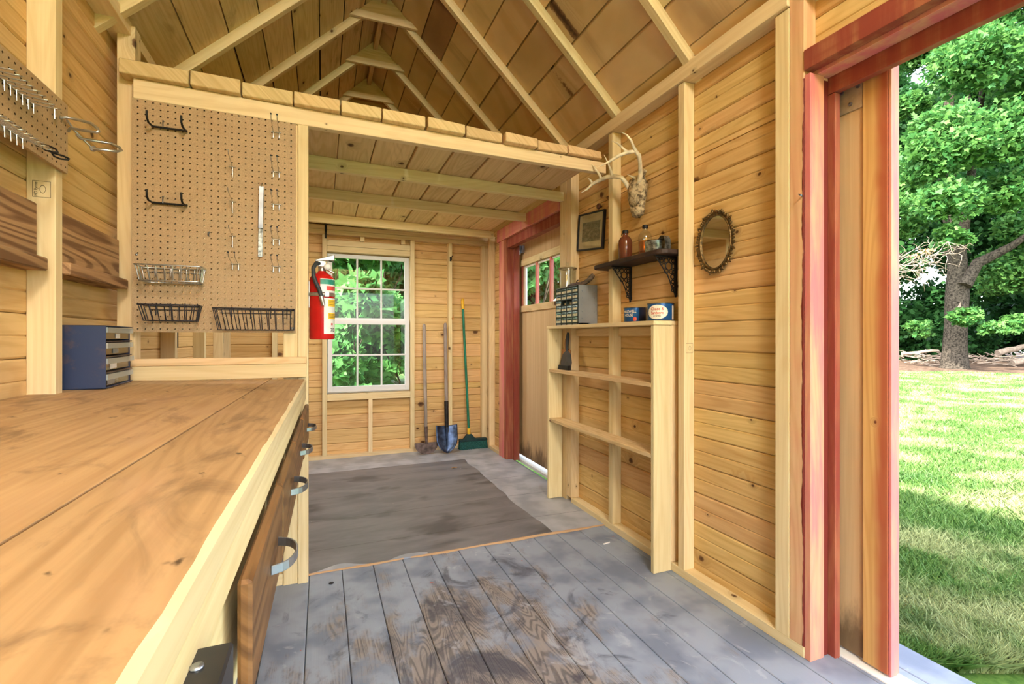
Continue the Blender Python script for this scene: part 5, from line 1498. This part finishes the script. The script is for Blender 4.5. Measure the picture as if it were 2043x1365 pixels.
# logs and brush at the forest edge
for (u0, v0, u1, v1, t, r, lab) in ((1990, 705, 2050, 690, 25, .16, 'pale fallen log at the forest edge right of the maple, upper one'), (2020, 725, 2075, 712, 23.5, .14, 'pale fallen log at the forest edge right of the maple, lower one'), (1800, 706, 1872, 700, 27, .10, 'long fallen branch on the leaf litter left of the maple')):
    a, b = Vector(far(u0, v0, t)), Vector(far(u1, v1, t)); a.z = max(a.z, GZ + r); b.z = max(b.z, GZ + r)
    tag(MB().tube(wiggle(a, b, 5, .02), [r, r, r * .95, r * .9, r * .8, r * .7], 10).build('fallen_log', M['twig']), lab, 'log')
mb = MB()
for k in range(130):
    a = Vector(far(random.uniform(1800, 2120), 700, random.uniform(23.5, 29))); a.z = GZ + random.uniform(.02, .5)
    mb.tube(wiggle(a, a + Vector((random.uniform(-1, 1), random.uniform(-1, 1), random.uniform(-.2, .25))) * 1.2, 3, .06), [.03, .025, .02, .01], 5)
tag(mb.build('brush_pile', M['twig']), 'tangle of dead sticks on the leaf litter under the trees', 'brush', kind='stuff')

# bushes and trees behind the shed, seen through the window and the far door
def bush(label, x, y, h, w, n, size, mat='leaf3'):
    o = thing('leafy_bush', label, 'shrub', (x, y, GZ))
    for k in range(7):
        a = random.uniform(0, 2 * PI)
        MB().tube(wiggle((x, y, GZ), (x + w * .6 * math.cos(a), y + w * .4 * math.sin(a), GZ + h * random.uniform(.6, .95)), 5, .05), [.022, .018, .014, .011, .008, .004], 6).build('stem', M['bark'], o)
    P = [blob((x + random.uniform(-w, w) * .7, y + random.uniform(-.6, .6) * w * .6, GZ + h * random.uniform(.15, .9)), random.uniform(.45, .7) * w * .62, n // 9, .8, .2) for _ in range(9)]
    leaves('foliage', np.concatenate(P), size, M[mat], o, (x, y, GZ), 3, .5)
bush('bright green bush close behind the window, left half', .0, 6.9, 2.3, 1.1, 6000, .14)
bush('bright green bush close behind the window, right half', 1.3, 7.3, 2.5, 1.2, 6500, .14)
bush('taller leafy bush standing farther behind the window', .5, 8.8, 4.4, 1.9, 15000, .16)
bush('leafy bush behind the back corner of the shed', 3.1, 8.2, 4.2, 1.7, 9000, .16)
bush('leafy bush beyond the small far door window', 4.6, 10.6, 5.0, 1.9, 10000, .17)
bush('tall dense bush filling the gap behind the window, left part', -.4, 10.6, 5.6, 1.9, 15000, .17)
bush('tall dense bush filling the gap behind the window, right part', 2.3, 10.9, 5.6, 1.9, 15000, .17)
bush('leafy bush outside the shed near its left back corner', -2.6, 8.2, 3.6, 1.6, 3200, .15)
for (x, y, lab) in ((.2, 12.5, 'tree straight behind the window bushes'), (3.6, 14.5, 'tree behind the window, right of the others'), (-3.5, 13.0, 'tree behind the window, left of the others'), (7.4, 15.5, 'tree seen through the far door window')):
    tree(lab, x, y, 10, .22, [(x + random.uniform(-1.8, 1.8), y + random.uniform(-1.5, 1.5), .6 + 8.5 * k / 9, random.uniform(1.1, 1.7)) for k in range(10)], 'leaf2', .28, 900, 1, nm='garden_tree')

# lawn grass
n = 165000
t = 2.0 + 22 * rng.random(n) ** 1.55
uu = np.where(rng.random(n) < .7, rng.uniform(1740, 2200, n), rng.uniform(1150, 3200, n)); a = (uu - CX) / FPX
X = (SY + a * CYW) * t; Y = (CYW - a * SY) * t
ok = (X > 2.04) & (X * .90 + Y * .43 < 26.5) & ~((X < 2.1) & (Y < 1.7) & (Y > -1))
X, Y, t = X[ok], Y[ok], t[ok]; n = len(X)
patch_ = np.sin(X * 2.1 + 1.3) * np.cos(Y * 2.7) + np.sin(X * .8 - Y * 1.1)
h = (.036 + .026 * rng.random(n) + .012 * patch_) * (1 + .015 * t)
h = np.where(t < 4.2, h * 1.5, h)
w = .0028 + .0006 * t
az = rng.uniform(0, 2 * PI, n); s = np.stack([np.cos(az), np.sin(az), np.zeros(n)], 1) * w[:, None]
B = np.stack([X, Y, np.full(n, GZ) + .05 * np.sin(X * .9) * np.cos(Y * .7) - .01], 1)
lean = np.stack([rng.normal(size=n), rng.normal(size=n), np.zeros(n)], 1) * (h * .55)[:, None]
T = B + lean + np.stack([np.zeros(n), np.zeros(n), h + .01], 1)
Mi = B + lean * .35 + np.stack([np.zeros(n), np.zeros(n), h * .6], 1)
V = np.stack([B - s, B + s, Mi + s * .8, T, Mi - s * .8], 1).reshape(-1, 3)
g = raw_mesh('lawn_grass', V, np.arange(n * 5).reshape(n, 5), rng.random(n), M['grass'])
tag(g, 'sunlit green lawn grass outside the big doorway', 'grass', kind='stuff')

# ================================================================== LIGHT
w = bpy.data.worlds.new('sky'); SC.world = w; w.use_nodes = True
nt = w.node_tree; nt.nodes.clear()
sky = nt.nodes.new('ShaderNodeTexSky'); sky.sky_type = 'NISHITA'; sky.sun_disc = False
sky.sun_elevation = math.radians(48); sky.sun_rotation = math.radians(250); sky.air_density = 1.0; sky.dust_density = 2.5; sky.ozone_density = 1.0
hs = nt.nodes.new('ShaderNodeHueSaturation'); hs.inputs['Saturation'].default_value = .55
bg = nt.nodes.new('ShaderNodeBackground'); bg.inputs['Strength'].default_value = SKY_STRENGTH
ow = nt.nodes.new('ShaderNodeOutputWorld')
nt.links.new(sky.outputs[0], hs.inputs['Color']); nt.links.new(hs.outputs[0], bg.inputs[0]); nt.links.new(bg.outputs[0], ow.inputs[0])
sun = bpy.data.lights.new('sun', 'SUN'); sun.energy = SUN_ENERGY; sun.angle = math.radians(1.2); sun.color = (1.0, .95, .86)
so = bpy.data.objects.new('sun', sun); COL.objects.link(so)
so.rotation_euler = Vector((.76, .33, -.66)).to_track_quat('-Z', 'Y').to_euler()

l = bpy.data.lights.new('rear_fill_light', 'POINT'); l.shadow_soft_size = .3; l.energy = REAR_FILL; l.color = (.90, .97, .98)  # added fill behind the camera, no real fixture
o = bpy.data.objects.new('rear_fill_light', l); COL.objects.link(o); o.location = (.4, -1.25, 3.02)
l = bpy.data.lights.new('joist_lamp', 'AREA'); l.shape = 'RECTANGLE'; l.size = 1.3; l.size_y = .10; l.energy = JOIST_FILL; l.color = (1, .97, .92)  # added fill hidden between the joists to brighten the back room
o = bpy.data.objects.new('joist_lamp', l); COL.objects.link(o); o.location = (.35, 3.63, 2.095)
SC.view_settings.view_transform = 'Standard'; SC.view_settings.look = 'None'
SC.view_settings.gamma = 1.0; SC.view_settings.use_curve_mapping = False
SC.view_settings.exposure = EXPOSURE
SC.cycles.max_bounces = 10; SC.cycles.diffuse_bounces = 7; SC.cycles.glossy_bounces = 4; SC.cycles.transparent_max_bounces = 12
SC.cycles.caustics_reflective = False; SC.cycles.caustics_refractive = False
SC.cycles.sample_clamp_indirect = 6.0
